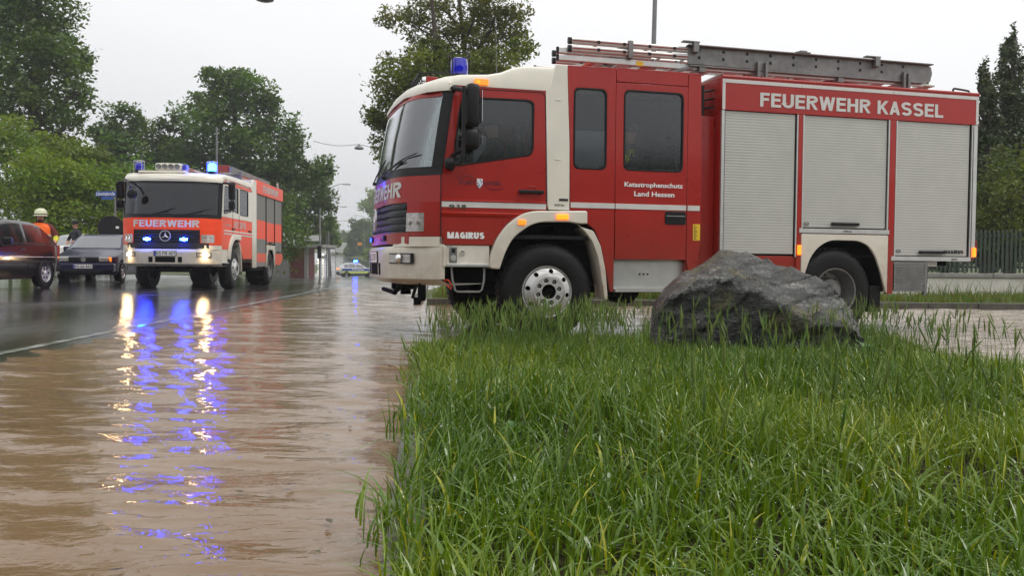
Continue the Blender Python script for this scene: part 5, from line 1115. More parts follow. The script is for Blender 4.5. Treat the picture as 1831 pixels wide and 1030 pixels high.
for px, ytop, Y, lab in ((588, 330, 84, 'tall street lamp nearest the shelter with its arm over the road'), (590, 370, 108, 'street lamp beyond the shelter, second one along the far road'), (600, 395, 150, 'distant street lamp, farthest on the left of the road')):
    bx = at(px, 480, Y).x; street_lamp((bx, Y, terrain_z(bx, Y)), at(px, ytop, Y).z-terrain_z(bx, Y), 1.5, 0, lab)
bx = at(652, 470, 165).x; street_lamp((bx, 165, terrain_z(bx, 165)), at(652, 386, 165).z-terrain_z(bx, 165), 1.6, math.pi, 'distant street lamp on the right of the road, arm pointing left')
def plain_pole(px, Y, ytop, r, lab, name='pole', cat='pole', zb=None, lean=0):
    p = at(px, 480, Y); zb = terrain_z(p.x, Y) if zb is None else zb; zt = at(px, ytop, Y).z
    return tag(MB().tube([(p.x, Y, zb-.3), (p.x+lean*.5, Y, (zb+zt)/2), (p.x+lean, Y, zt)], [r, r*.85, r*.7], 10).build(name, M['pole'], smooth=True), lab, cat)
plain_pole(1157, 22, -40, .085, 'grey lamp mast rising behind the roof ladder of the red engine', lean=.12)
plain_pole(388, 38, 228, .06, 'slim grey mast standing behind the orange fire engine'); plain_pole(572, 62, 372, .08, 'dark mast carrying the traffic light beside the shelter')
p = at(572, 470, 62); tl = empty('traffic_light', (p.x, 61.85, at(572, 462, 61.85).z), 0, 'black traffic light on the dark mast beside the shelter', 'traffic light')
MB().box(-.14, .14, -.1, .1, 0, .95).build('housing', M['black'], tl, bevel=.03); 
for k in range(3): MB().lathe([(0, -.1), (.09, -.1), (.10, -.2), (.105, -.2), (.1, -.08)], (0, 0, .17+.3*k), 'y', 14).build('lamp', M['under'], tl)
plain_pole(584, 75, 405, .05, 'thin grey mast between the shelter and the road')
def span_lamp(px, py, Y, lab, x0, y0, x1, y1, s=1):
    p = at(px, py, Y); o = empty('hanging_street_lamp', p, 0, lab, 'street lamp', 'lamps hung over the road')
    MB().lathe([(0, .28), (.06, .27), (.08, .2), (.22, .14), (.28, .06), (.28, .0), (.2, -.03), (.0, -.05)], (0, 0, 0), 'z', 18).build('lamp_body', M['steel'], o, smooth=True)
    a, c = at(x0, y0, Y)-p, at(x1, y1, Y)-p; w = [a.lerp(Vector((0, 0, .28)), t)+Vector((0, 0, -.18*math.sin(3.14*t))) for t in (0, .25, .5, .75, 1)]+[Vector((0, 0, .28)).lerp(c, t)+Vector((0, 0, -.18*math.sin(3.14*t))) for t in (.25, .5, .75, 1)]
    MB().tube(w, .014, 5).build('span_wire', M['under'], o)
span_lamp(642, 266, 50, 'grey lamp hanging from a wire across the road, between the two tall trees', 560, 252, 760, 272)
span_lamp(473, -1, 26, 'grey lamp hanging over the road at the top edge of the view', 120, -60, 760, -30)
# street name sign, round sign seen from behind, town sign
p = at(207, 480, 29); zt = at(207, 340, 29).z
sp_ = empty('street_sign', (p.x, 29, .2), R(-8), 'blue street name sign on a grey post in front of the hedge', 'street sign'); MB().tube([(0, 0, -.2), (0, 0, zt-.2)], .035, 10).build('post', M['pole'], sp_)
sgn = MB().box(-.72, .06, -.05, -.03, zt-.42, zt-.24).build('name_plate', M['signblue'], sp_, bevel=.008); text('lettering', 'Lilienthalstraße', (-.69, .02, zt-.385, zt-.265), M['signwhite'], sgn, bold=.01, fn=lambda u, v, h: (u, -.053-h, v))
MB().box(-.5, -.05, -.05, -.03, zt-.53, zt-.44).build('number_plate', M['signblue'], sp_, bevel=.006)
rs = empty('road_sign', (p.x, 28.8, .2), R(20), 'dark round back of a road sign beside the hedge', 'road sign'); z = at(204, 408, 29).z-.2
MB().lathe([(0, 0), (.42, 0), (.43, .02), (.42, .03), (0, .03)], (-.05, -.05, z), 'y', 30).build('sign_back', M['black'], rs); MB().tube([(-.05, 0, -.2), (-.05, 0, z+.3)], .03, 8).build('post', M['pole'], rs)
MB().box(.1, .2, -.055, -.05, z-.02, z+.06).build('sticker', M['signwhite'], rs)
p = at(643, 436, 130); ts = empty('place_sign', (p.x, 130, terrain_z(p.x, 130)), 0, 'small yellow-orange sign on posts above the police car', 'sign'); z = p.z-ts.location.z
MB().box(-.33, .33, -.03, 0, z-.22, z+.22).build('sign_panel', M['signyellow'], ts, bevel=.02); MB().tube([(-.25, 0, -.2), (-.25, 0, z)], .03, 6).tube([(.25, 0, -.2), (.25, 0, z)], .03, 6).build('post', M['pole'], ts)
# ------------------------------------------------------------------ cars (x rearwards from the nose, y across, z up)
def car(name, lab, loc, yaw, L, hw, zt, zbelt, paint, cat='car', group=None, zlow=.20, wheels=(.78, 3.2), wr=.30, glassname='carglass', win=((1.35, 2.2), (2.27, 3.0)), wsx=(1.0, 1.75), rwx=None, rimm='rim', strip=True):
    T = empty(name, loc, yaw, lab, cat, group)
    def top(x): return pl(x, zt)
    def w(x): return hw*(1-.16*max(0, (.45-x)/.45)**2-.14*max(0, (x-L+.45)/.45)**2)
    def ring(x):
        W_ = w(x); zz = top(x); zb = min(zbelt+.03*(x/L), zz-.03); k = max(0, (zz-zb)/.5); zl = zlow+.10*max(0, (.3-x)/.3)+.12*max(0, (x-L+.3)/.3); tw = W_*(.97-.22*min(1.0, k))
        h = [(W_*.9, zl), (W_*.985, zl+.10), (W_, (zl+zb)*.5+.02), (W_*.985, zb-.04), (W_*.96, zb), (tw+.03, zz-.05), (tw*.93, zz-.012), (tw*.6, zz+.004)]
        return [(x, -a, z) for a, z in h]+[(x, 0, zz+.008)]+[(x, a, z) for a, z in reversed(h)]
    xs_ = sorted(set([0, .03, .1, .2]+list(np.arange(.3, L-.2, .13).round(3))+[L-.2, L-.1, L-.03, L]+[t[0] for t in zt if 0 < t[0] < L]))
    b = MB(); Rr = [ring(x) for x in xs_]; b.grid(Rr); b.add(Rr[0], [tuple(range(len(Rr[0])))]); b.add(Rr[-1], [tuple(range(len(Rr[-1])))]); b.grid([[r[0], r[-1]] for r in Rr])
    b.build('body', paint, T, smooth=True, ang=50)
    for sg in (0, -1):
        s = -1 if sg == 0 else 1
        for xa, xb in win:
            P = []
            for v in (.10, .35, .65, .93):
                row = []
                for u in np.linspace(0, 1, 9):
                    x = xa+(xb-xa)*u; r = ring(x); i = 4; p0, p1 = Vector(r[i]), Vector(r[i+1]); q = p0.lerp(p1, v); row.append((x, (q.y-.006) if s < 0 else (-q.y+.006), q.z))
                P.append(row)
            MB().grid(P).build('side_window', M[glassname], T, smooth=True)
        for x in wheels:
            W_ = w(x); MB().lathe([(0, s*(W_-.02)), (wr+.05, s*(W_+.004)), (wr+.065, s*(W_-.01))], (x, 0, wr), 'y', 28).build('wheel_arch', M['under'], T)
            e = bpy.data.objects.new('wheel', None); COL.objects.link(e); e.parent = T; e.location = (x, s*(W_+.012), wr)
            MB().lathe([(.2, 0), (.22, s*.008), (wr-.03, s*.006), (wr, -s*.03), (wr, -s*.18), (.2, -s*.19)], (0, 0, 0), 'y', 32).build('tyre', M['rubber'], e, smooth=True)
            rb = MB().lathe([(.205, s*.006), (.195, -s*.02), (.05, -s*.012), (.04, s*.004), (0, s*.006)], (0, 0, 0), 'y', 28)
            rb.build('rim', M[rimm], e, smooth=True); hb = MB()
            for k in range(6):
                a = k*1.047; hb.prism([(.11*math.cos(a)-.02, .11*math.sin(a)-.02), (.11*math.cos(a)+.03, .11*math.sin(a)-.02), (.13*math.cos(a)+.02, .13*math.sin(a)+.03), (.12*math.cos(a)-.02, .12*math.sin(a)+.03)], -s*.018, -s*.003)
            hb.build('rim_openings', M['under'], e)
        W_ = w(L*.5)
        for x in ([win[0][0]-.08]+[q[1]+.03 for q in win]): MB().tube([(x, s*(W_+.0005), zlow+.14), (x, s*(W_+.001), zbelt*.7), (x, s*W_*.965, zbelt)], .006, 4).build('door_seam', M['under'], T)
        MB().box(win[0][1]-.28, win[0][1]-.08, s*W_*.985-.014, s*W_*.985+.014, zbelt-.11, zbelt-.08).build('door_handle', M['black'], T, bevel=.006)
        xm = wsx[0]+.42; MB().box(xm, xm+.12, s*(W_+.09)-.10, s*(W_+.09)+.09, zbelt+.0, zbelt+.15).build('wing_mirror', paint if strip != 'black' else M['black'], T, bevel=.035)
        if strip: MB().box(.45, L-.45, s*W_-.008, s*W_+.010, zbelt*.60, zbelt*.60+.035).build('side_moulding', M['black'], T, bevel=.004)
    def topglass(nm, xa, xb, off=.008, inset=.0):
        P = []
        for u in np.linspace(0, 1, 8):
            x = xa+(xb-xa)*u; r = ring(x); tw = abs(r[6][1])*1.0; P.append([(x-(off if xb < L*.6 else -off)*.6, tw*(-1+2*t), top(x)+off+.004*(1-abs(2*t-1))) for t in (0.02, .15, .35, .5, .65, .85, .98)])
        return MB().grid(P).build(nm, M[glassname], T, smooth=True)
    topglass('windscreen', wsx[0]+.05, wsx[1]-.05); topglass('rear_window', *(rwx or (L-.95, L-.35)))
    return T, ring, w
def nose(T, hw, z0, paint, plate_txt=None, logo=True):
    g = MB().box(-.022, .03, -hw*.50, hw*.50, z0+.08, z0+.20).build('grille', M['black'], T, bevel=.01)
    for s in (-1, 1):
        MB().box(-.026, .08, s*hw*.62-.14, s*hw*.62+.12, z0+.075, z0+.215).build('headlight', M['lens'], T, bevel=.03); c = s*hw*.80
        MB().box(.0, .14, c-.02 if s > 0 else c-.06, c+.06 if s > 0 else c+.02, z0+.08, z0+.21).build('indicator', M['amber'], T, bevel=.02)
    MB().box(-.07, .25, -hw*.97, hw*.97, z0-.20, z0+.045).build('bumper', paint, T, bevel=.05); MB().box(-.075, .0, -hw*.6, hw*.6, z0-.23, z0-.15).build('air_intake', M['black'], T, bevel=.01)
    if logo:
        b = MB(); b.lathe([(.062, -.002), (.062, -.012), (.052, -.012), (.052, -.002)], (-.026, 0, z0+.14), 'x', 24)
        for pts in (((.024, .05), (0, -.002), (-.024, .05)), ((.045, .025), (.022, -.048), (0, -.002), (-.022, -.048), (-.045, .025))):
            for (a, c), (d, e_) in zip(pts, pts[1:]): b.tube([(-.034, a, z0+.14+c), (-.034, d, z0+.14+e_)], .0062, 5)
        b.build('emblem', M['alu'], T)
    if plate_txt:
        p = MB().box(-.085, -.072, -.25, .25, z0-.11, z0+.0).build('number_plate', M['plate'], T, bevel=.004); MB().box(-.0875, -.085, .205, .245, z0-.105, z0-.005).build('plate_band', M['euro'], p)
        stroke_text('lettering', plate_txt, (0, 1, z0-.09, z0-.02), M['ink'], p, t=.16, fn=lambda u, v, h: (-.0865-h, .19-.42*u, v))
M['car_blue'] = mat('dark_blue_car_paint', (.010, .009, .040), .3, var=.15, coat=.3, spec=.3); M['car_dark'] = mat('black_red_car_paint', (.010, .006, .007), .22, var=.2, coat=.6, spec=.3)
M['car_white'] = mat('white_car_paint', (.66, .66, .64), .3, var=.04, coat=.6); M['car_silver'] = mat('silver_car_paint', (.55, .56, .56), .25, .2, var=.04, coat=.6)
CARY = lambda x, y: asphalt_z(x, y)
px0 = Vector((-12.05, 23.2)); T, rg_, w_ = car('parked_car', 'dark blue saloon car facing the camera between the orange engine and the black hatchback', (px0.x, px0.y, CARY(*px0)+.0), R(101), 4.1, .82, [(0, .70), (.08, .74), (.4, .80), (1.0, .93), (1.08, .96), (1.75, 1.36), (2.1, 1.41), (2.75, 1.39), (3.0, 1.32), (3.45, 1.06), (4.0, 1.0), (4.1, .9)], .88, M['car_blue'], win=((1.42, 2.13), (2.2, 2.95)), wsx=(1.06, 1.76), rwx=(3.02, 3.42))
nose(T, .82, .50, M['car_blue'], 'KS GA 843')
c0 = Vector((-11.55, 15.85)); T, rg_, w_ = car('parked_car', 'black and dark red hatchback cut off by the left edge of the view', (c0.x, c0.y, CARY(*c0)), R(92), 4.0, .87, [(0, .72), (.08, .78), (.9, .98), (1.0, 1.01), (1.7, 1.46), (2.1, 1.52), (3.0, 1.50), (3.25, 1.45), (3.85, 1.03), (3.95, .95), (4.0, .6)], .95, M['car_dark'], wr=.32, win=((1.45, 2.45), (2.55, 3.45)), wsx=(1.05, 1.72), rwx=(3.3, 3.8), strip='black')
nose(T, .87, .54, M['car_dark'], None, False); MB().box(.9, 1.0, -.895, -.86, .70, .74).build('side_indicator', M['amber_on'], T, bevel=.01)
MB().box(.5, 3.6, -.888, -.862, .685, .70).build('moulding_trim', M['alu'], T); MB().box(3.86, 4.02, -.82, .82, .35, .62).build('rear_bumper', M['black'], T, bevel=.05)
for s in (-1, 1): MB().box(3.88, 3.99, s*.74-.07, s*.74+.07, .72, .98).build('tail_light', M['red'], T, bevel=.02)
c0 = Vector((-14.9, 27.0)); T, rg_, w_ = car('parked_car', 'white car mostly hidden behind the dark blue saloon', (c0.x, c0.y, CARY(*c0)), R(96), 4.2, .84, [(0, .72), (.08, .78), (.9, .95), (1.0, .98), (1.7, 1.40), (2.1, 1.46), (3.0, 1.44), (3.3, 1.38), (3.95, 1.0), (4.1, .95), (4.2, .7)], .92, M['car_white'], wsx=(1.05, 1.7), rwx=(3.35, 3.9)); nose(T, .84, .52, M['car_white'], None, False)
pc = at(674, 470, 93.6); T, rg_, w_ = car('police_car', 'silver, blue and yellow police car crossing the road with its blue light flashing', (pc.x, 93.6, zr(93.6)), R(198), 4.45, .92, [(0, .85), (.08, .92), (.5, 1.02), (1.15, 1.10), (1.25, 1.13), (1.95, 1.60), (2.3, 1.67), (3.4, 1.66), (3.75, 1.60), (4.25, 1.15), (4.38, 1.05), (4.45, .7)], 1.06, M['car_silver'], cat='police car', zlow=.30, wheels=(.88, 3.5), wr=.36, win=((1.62, 2.45), (2.52, 3.25), (3.3, 3.75)), wsx=(1.2, 1.9), rwx=(3.8, 4.2))
M['pblue'] = mat('police_blue_film', (.01, .06, .30), .3, var=0); M['plime'] = mat('police_yellow_film', (.62, .75, .04), .35, var=0)
for s in (-1, 1):
    MB().box(.75, 4.0, s*.925-.006, s*.925+.006, .80, 1.04).build('blue_stripe', M['pblue'], T); MB().box(.62, 3.9, s*.926-.006, s*.926+.006, .56, .70).build('yellow_stripe', M['plime'], T)
    MB().box(3.75, 4.2, s*.87-.02, s*.87+.03, .72, .98).build('yellow_block', M['plime'], T)
    MB().box(.2, 4.3, s*.92-.02, s*.92+.014, .28, .46).build('sill_cladding', M['black'], T, bevel=.02)
    stroke_text('lettering', 'POLIZEI', (0, 1, .85, .99), M['signwhite'], T, t=.19, fn=(lambda u, v, h: (1.6+1.3*u, -.932-h, v)) if s < 0 else (lambda u, v, h: (2.9-1.3*u, .932+h, v)))
MB().box(-.05, .2, -.85, .85, .35, .62).build('front_bumper', M['black'], T, bevel=.04); MB().box(4.3, 4.48, -.85, .85, .35, .7).build('rear_bumper', M['black'], T, bevel=.04)
for s in (-1, 1): MB().box(4.28, 4.42, s*.74-.12, s*.74+.12, .95, 1.10).build('tail_light', M['amber_on'], T, bevel=.02); MB().box(.0, .2, s*.66-.15, s*.66+.15, .80, .92).build('headlight', M['lens'], T, bevel=.03)
bar = MB().box(2.25, 2.55, -.62, .62, 1.70, 1.76).build('light_bar', M['black'], T, bevel=.01)
for y in (-.42, .42): MB().lathe([(0, .06), (.17, .06), (.17, .20), (.13, .27), (0, .29)], (2.4, y, 1.70), 'z', 16).build('blue_light', M['blue_on'], bar, smooth=True)
ca = at(573, 459, 186); T, r_, w_ = car('far_car', 'distant car with lit headlamps coming down the far road', (ca.x, 186, zr(186)), R(80), 4.3, .85, [(0, .72), (.9, .95), (1.0, .98), (1.7, 1.40), (2.1, 1.46), (3.2, 1.42), (4.0, 1.0), (4.3, .8)], .92, M['car_silver'])
for y in (-.6, .6): MB().lathe([(0, -.05), (.12, -.03), (.14, .05)], (-.02, y, .68), 'x', 12).build('headlight', M['lamp_small'], T)
va = at(592, 452, 215); V = empty('delivery_van', (va.x, 215, zr(215)), R(70), 'distant white box van behind the car with lit headlamps', 'van')
MB().box(1.6, 6, -1.1, 1.1, .6, 3.2).build('cargo_box', M['car_white'], V, bevel=.05); MB().prism([(0, .5), (0, 1.2), (.3, 1.4), (.8, 2.3), (1.6, 2.35), (1.6, .5)], -1, 1).build('cab', M['car_white'], V, bevel=.05)
MB().prism([(.28, 1.42), (.78, 2.25), (.80, 2.25), (.32, 1.42)], -.9, .9).build('windscreen', M['under'], V); 
for x in (.9, 4.8):
    for y in (-1, 1): MB().lathe([(0, -.12), (.38, -.12), (.38, .12), (0, .12)], (x, y, .38), 'y', 18).build('wheel', M['rubber'], V)
# ------------------------------------------------------------------ people
def person(loc, rz, lab, J, jacket, skinz, helmet=None, vest=None, cap=None, trousers='jacket', cuffs=None):
    """J: joints in the local frame (facing -y); one continuous skinned body"""
    T = empty('person', loc, rz, lab, 'person')
    V = []; Ed = []; Rd = []; idx = {}
    def add(n, p, r, par=None):
        idx[n] = len(V); V.append(p); Rd.append(r)
        if par: Ed.append((idx[par], idx[n]))
    for n, p, r, par in J: add(n, p, r, par)
    me = bpy.data.meshes.new('body'); me.from_pydata(V, Ed, []); o = bpy.data.objects.new('body', me); COL.objects.link(o)
    md = o.modifiers.new('s', 'SKIN'); md.use_smooth_shade = True
    for i, sv in enumerate(me.skin_vertices[0].data): sv.radius = Rd[i] if isinstance(Rd[i], tuple) else (Rd[i], Rd[i]); sv.use_root = (i == 0)
    ss = o.modifiers.new('u', 'SUBSURF'); ss.levels = 2
    dg = bpy.context.evaluated_depsgraph_get(); dg.update(); m2 = bpy.data.meshes.new_from_object(o.evaluated_get(dg)); bpy.data.objects.remove(o)
    m2.name = 'body'; m2.materials.clear()
    for m in (M[jacket], M['skin'], M[trousers], M['lime']): m2.materials.append(m)
    hand = [Vector(V[idx[k]]) for k in idx if k.startswith('hand')]; hip = V[0][2]; neck = V[idx['neck']][2]
    for f in m2.polygons:
        c = f.center; k = 0
        if c.z > neck+.02: k = 1
        elif any((c-h).length < .13 for h in hand): k = 1
        elif cuffs and any(.13 <= (c-h).length < .27 for h in hand): k = 3
        elif c.z < hip-.05: k = 2
        f.material_index = k
    link('body', m2, T)
    hd = Vector(V[idx['head']])
    if helmet:
        h = MB().lathe([(.152, -.012), (.150, .0), (.150, .03), (.140, .09), (.112, .14), (.06, .172), (0, .182)], hd+Vector((0, .02, .03)), 'z', 28); h.grid([[(hd.x+.15*math.cos(a), hd.y+.15*math.sin(a)-.01, hd.z+.025) for a in np.linspace(-2.7, -.44, 12)], [(hd.x+.20*math.cos(a), hd.y+.21*math.sin(a)-.02, hd.z+.005) for a in np.linspace(-2.7, -.44, 12)]])
        hh = h.build('helmet', M['helmet'], T, smooth=True); MB().lathe([(.150, .012), (.1535, .016), (.1535, .030), (.150, .034)], hd+Vector((0, .02, .03)), 'z', 28).build('helmet_band', M['seat'], hh, smooth=True)
        MB().tube([(hd.x-.10, hd.y-.02, hd.z+.02), (hd.x-.085, hd.y-.05, hd.z-.09), (hd.x, hd.y-.085, hd.z-.135), (hd.x+.085, hd.y-.05, hd.z-.09), (hd.x+.10, hd.y-.02, hd.z+.02)], .010, 6).build('chin_strap', M['black'], hh)
    if cap:
        MB().lathe([(.115, .03), (.118, .08), (.09, .135), (0, .15)], hd, 'z', 24).grid([[(hd.x+.11*math.cos(a), hd.y+.11*math.sin(a), hd.z+.045) for a in np.linspace(-2.5, -.64, 9)], [(hd.x+.15*math.cos(a), hd.y+.19*math.sin(a), hd.z+.03) for a in np.linspace(-2.5, -.64, 9)]]).build('cap', M['black'], T, smooth=True)
    else:
        if not helmet: MB().lathe([(.098, .0), (.106, .05), (.085, .105), (0, .125)], hd+Vector((0, .012, .01)), 'z', 20).build('hair', M['seat'], T, smooth=True)
    e = MB()
    for s in (-1, 1): e.lathe([(0, -.004), (.012, 0), (0, .004)], (hd.x+s*.034, hd.y-.088, hd.z+.012), 'y', 10)
    e.build('eyes', M['ink'], T); MB().tube([(hd.x-.024, hd.y-.088, hd.z-.062), (hd.x, hd.y-.094, hd.z-.064), (hd.x+.024, hd.y-.088, hd.z-.062)], .005, 5).build('mouth', M['brick'], T)
    if vest:
        rows = []
        for z, a, c, dy in ((hip-.02, .25, .19, 0), (hip+.15, .255, .195, 0), (hip+.32, .275, .20, 0), (hip+.44, .28, .18, 0), (hip+.515, .225, .14, .0), (hip+.56, .12, .095, .0)):
            rows.append([(a*math.cos(t), c*math.sin(t)+dy, z) for t in np.linspace(0, 2*math.pi, 25)])
        v = MB().grid(rows).build('vest', M['hivis'], T, smooth=True, solid=.008)
        for z, a, c in ((hip+.10, .262, .202), (hip+.24, .272, .206)):
            MB().lathe([(1, -.022), (1.004, 0), (1, .022)], (0, 0, 0), 'z', 28).build('vest_band', M['refl'], v).matrix_local = Matrix.Translation((0, 0, z)) @ Matrix.Diagonal((a, c, 1, 1))
    return T
def hand_joints(n, w, d, par, curl=.5):
    """palm, four fingers and a thumb growing from the wrist w along d"""
    d = d.normalized(); s = d.cross(Vector((0, 0, 1)));  s = s.normalized() if s.length > .1 else Vector((1, 0, 0)); nn = s.cross(d)
    J = [('hand'+n, tuple(w+d*.05), (.030, .018), par), ('palm'+n, tuple(w+d*.09), (.034, .016), 'hand'+n)]
    for i, (o, l) in enumerate(((-.03, .062), (-.010, .074), (.011, .070), (.031, .055))):
        a = w+d*.095+s*o; b_ = a+d*l*.5-nn*l*.15*curl; c = b_+d*l*.35-nn*l*.45*curl
        J += [(f'f{n}{i}a', tuple(a), .0095, 'palm'+n), (f'f{n}{i}b', tuple(b_), .0085, f'f{n}{i}a'), (f'f{n}{i}c', tuple(c), .0075, f'f{n}{i}b')]
    a = w+d*.05-s*.035; J += [('t'+n+'a', tuple(a), .011, 'hand'+n), ('t'+n+'b', tuple(a+d*.035-s*.02), .0095, 't'+n+'a'), ('t'+n+'c', tuple(a+d*.06-s*.022-nn*.012), .008, 't'+n+'b')]
    return J
def body_joints(hip=.93, sit=False, armL=None, armR=None, hx=0, hy=0, bulk=1.):
    h = hip; J = [('pelvis', (0, 0, h), (.15, .12), None), ('waist', (0, 0, h+.16), (.15, .115), 'pelvis'), ('chest', (0, 0, h+.36), (.17, .13), 'waist'), ('collar', (0, 0, h+.50), (.10, .08), 'chest'), ('neck', (0, -.01, h+.575), .055, 'collar'),
        ('jaw', (hx*.5, -.03+hy*.5, h+.645), (.062, .07), 'neck'), ('head', (hx, -.02+hy, h+.72), (.078, .092), 'jaw'), ('crown', (hx, -.01+hy, h+.80), (.068, .08), 'head'), ('nose', (hx, -.115+hy, h+.705), .012, 'head'), ('earl', (hx+.082, -.01+hy, h+.715), .014, 'head'), ('earr', (hx-.082, -.01+hy, h+.715), .014, 'head')]
    for n, s, arm in (('l', 1, armL), ('r', -1, armR)):
        el, wr = arm or ((s*.26, .02, h+.18), (s*.27, -.08, h-.04))
        J += [('sh'+n, (s*.185*bulk, 0, h+.46), .075*bulk, 'collar'), ('el'+n, el, .052*bulk**2, 'sh'+n), ('wr'+n, wr, .038*bulk**1.5, 'el'+n)]
        J += hand_joints(n, Vector(wr), Vector(wr)-Vector(el), 'wr'+n)
        if sit: J += [('hp'+n, (s*.09, -.03, h-.02), .09, 'pelvis'), ('kn'+n, (s*.12, -.42, h+.0), .07, 'hp'+n), ('an'+n, (s*.12, -.44, h-.42), .05, 'kn'+n), ('to'+n, (s*.12, -.60, h-.45), .04, 'an'+n)]
        else: J += [('hp'+n, (s*.09, 0, h-.08), .095, 'pelvis'), ('kn'+n, (s*.10, -.02, h*.53), .068, 'hp'+n), ('an'+n, (s*.10, .02, .09), .05, 'kn'+n), ('to'+n, (s*.11, -.15, .045), .042, 'an'+n)]
    return J
ff = at(72, 440, 20.9)
person((ff.x, 20.9, asphalt_z(ff.x, 20.9)), R(18), 'firefighter in orange safety vest and pale helmet standing behind the black hatchback', body_joints(1.0, armL=((.38, -.02, 1.20), (.36, -.20, 1.04)), armR=((-.37, .0, 1.18), (-.30, -.2, 1.05)), hx=.02, bulk=1.25), 'redjacket', 0, helmet=True, vest=True, cuffs=True)
bp = at(136, 440, 27.6)
person((bp.x, 27.6, asphalt_z(bp.x, 27.6)), R(-30), 'person in a black jacket and black cap standing behind the dark blue saloon', body_joints(1.02, armL=((.33, -.06, 1.24), (.16, -.22, 1.16)), armR=((-.33, -.06, 1.24), (-.16, -.2, 1.14))), 'jacket', 0, cap=True)
def seated(x, y, z, face, lab, **k):
    p = w1(x, y, z); return person(p, YAW1+face, lab, body_joints(.50, sit=True, **k.pop('j', {})), k.pop('jk', 'jacket'), 0, **k)
seated(.72, .56, 1.20, R(-90), 'driver of the red engine in dark jacket sitting at the steering wheel', j=dict(armL=((.25, -.2, .72), (.2, -.36, .74)), armR=((-.25, -.2, .72), (-.2, -.36, .74))))
seated(.62, 1.92, 1.20, R(-90), 'front passenger of the red engine in a pale helmet behind the windscreen', helmet=True)
seated(2.42, .55, 1.20, R(-80), 'crew member with lime sleeves and cuffs behind the large rear window', j=dict(armL=((.26, -.16, .80), (.16, -.30, 1.02)), armR=((-.28, -.1, .78), (-.12, -.28, .80))), cuffs=True)
hl = empty('spare_helmet', w1(.02, 1.25, 1.862), YAW1, 'pale yellow helmet lying on the dashboard behind the windscreen', 'helmet'); MB().lathe([(.17, 0), (.155, .05), (.15, .12), (.12, .19), (.06, .225), (0, .235)], (0, 0, 0), 'z', 28).build('helmet_shell', M['helmet'], hl, smooth=True); MB().lathe([(.158, .06), (.163, .07), (.158, .09)], (0, 0, 0), 'z', 28).build('helmet_band', M['seat'], hl)
# ------------------------------------------------------------------ trees
def leaves(blobs, n, size, seed, clump=.30, flat=.35, hue=(1, 1, 1), subs=16):
    rg = np.random.default_rng(seed); vol = np.array([b_[3]*b_[3]*b_[4] for b_ in blobs])**.72; cnt = (1.45*n*vol/vol.sum()).astype(int); C, TN = [], []
    for (x, y, z, r, rz), c in zip(blobs, cnt):
        k = max(4, int(subs*(.6+.8*rg.random()))); d = rg.normal(size=(k, 3)); d /= np.linalg.norm(d, axis=1)[:, None]; rad = (.35+.65*rg.random(k)**.5)[:, None]
        cs = d*rad*np.array([r, r, rz])+np.array([x, y, z]); w = rg.integers(0, k, c); g = np.clip(rg.normal(size=(c, 3)), -1.55, 1.55)*clump*np.array([r, r, rz*.8])*(.45+.8*rg.random(k))[w][:, None]
        C.append(cs[w]+g); tn = rg.uniform(.62, 1.45, k)[w]; yl = rg.uniform(.85, 1.25, k)[w]; TN.append(np.stack([tn*yl*hue[0], tn*hue[1], tn*hue[2]*rg.uniform(.7, 1.1, c)], 1)*rg.uniform(.75, 1.25, c)[:, None])
    C = np.concatenate(C); TN = np.concatenate(TN); n = len(C); nr = rg.normal(size=(n, 3)); nr[:, 2] = np.abs(nr[:, 2])+flat; nr /= np.linalg.norm(nr, axis=1)[:, None]
    t = np.cross(nr, rg.normal(size=(n, 3))); t /= np.linalg.norm(t, axis=1)[:, None]; b2 = np.cross(nr, t); s = (size*rg.uniform(.55, 1.2, n))[:, None]
    V = np.stack([C-t*s, C+b2*s*.48-nr*s*.12, C+t*s, C-b2*s*.48-nr*s*.12], 1).reshape(-1, 3); F = np.arange(n*4).reshape(-1, 4)
    return V, F, np.repeat(TN, 4, 0)
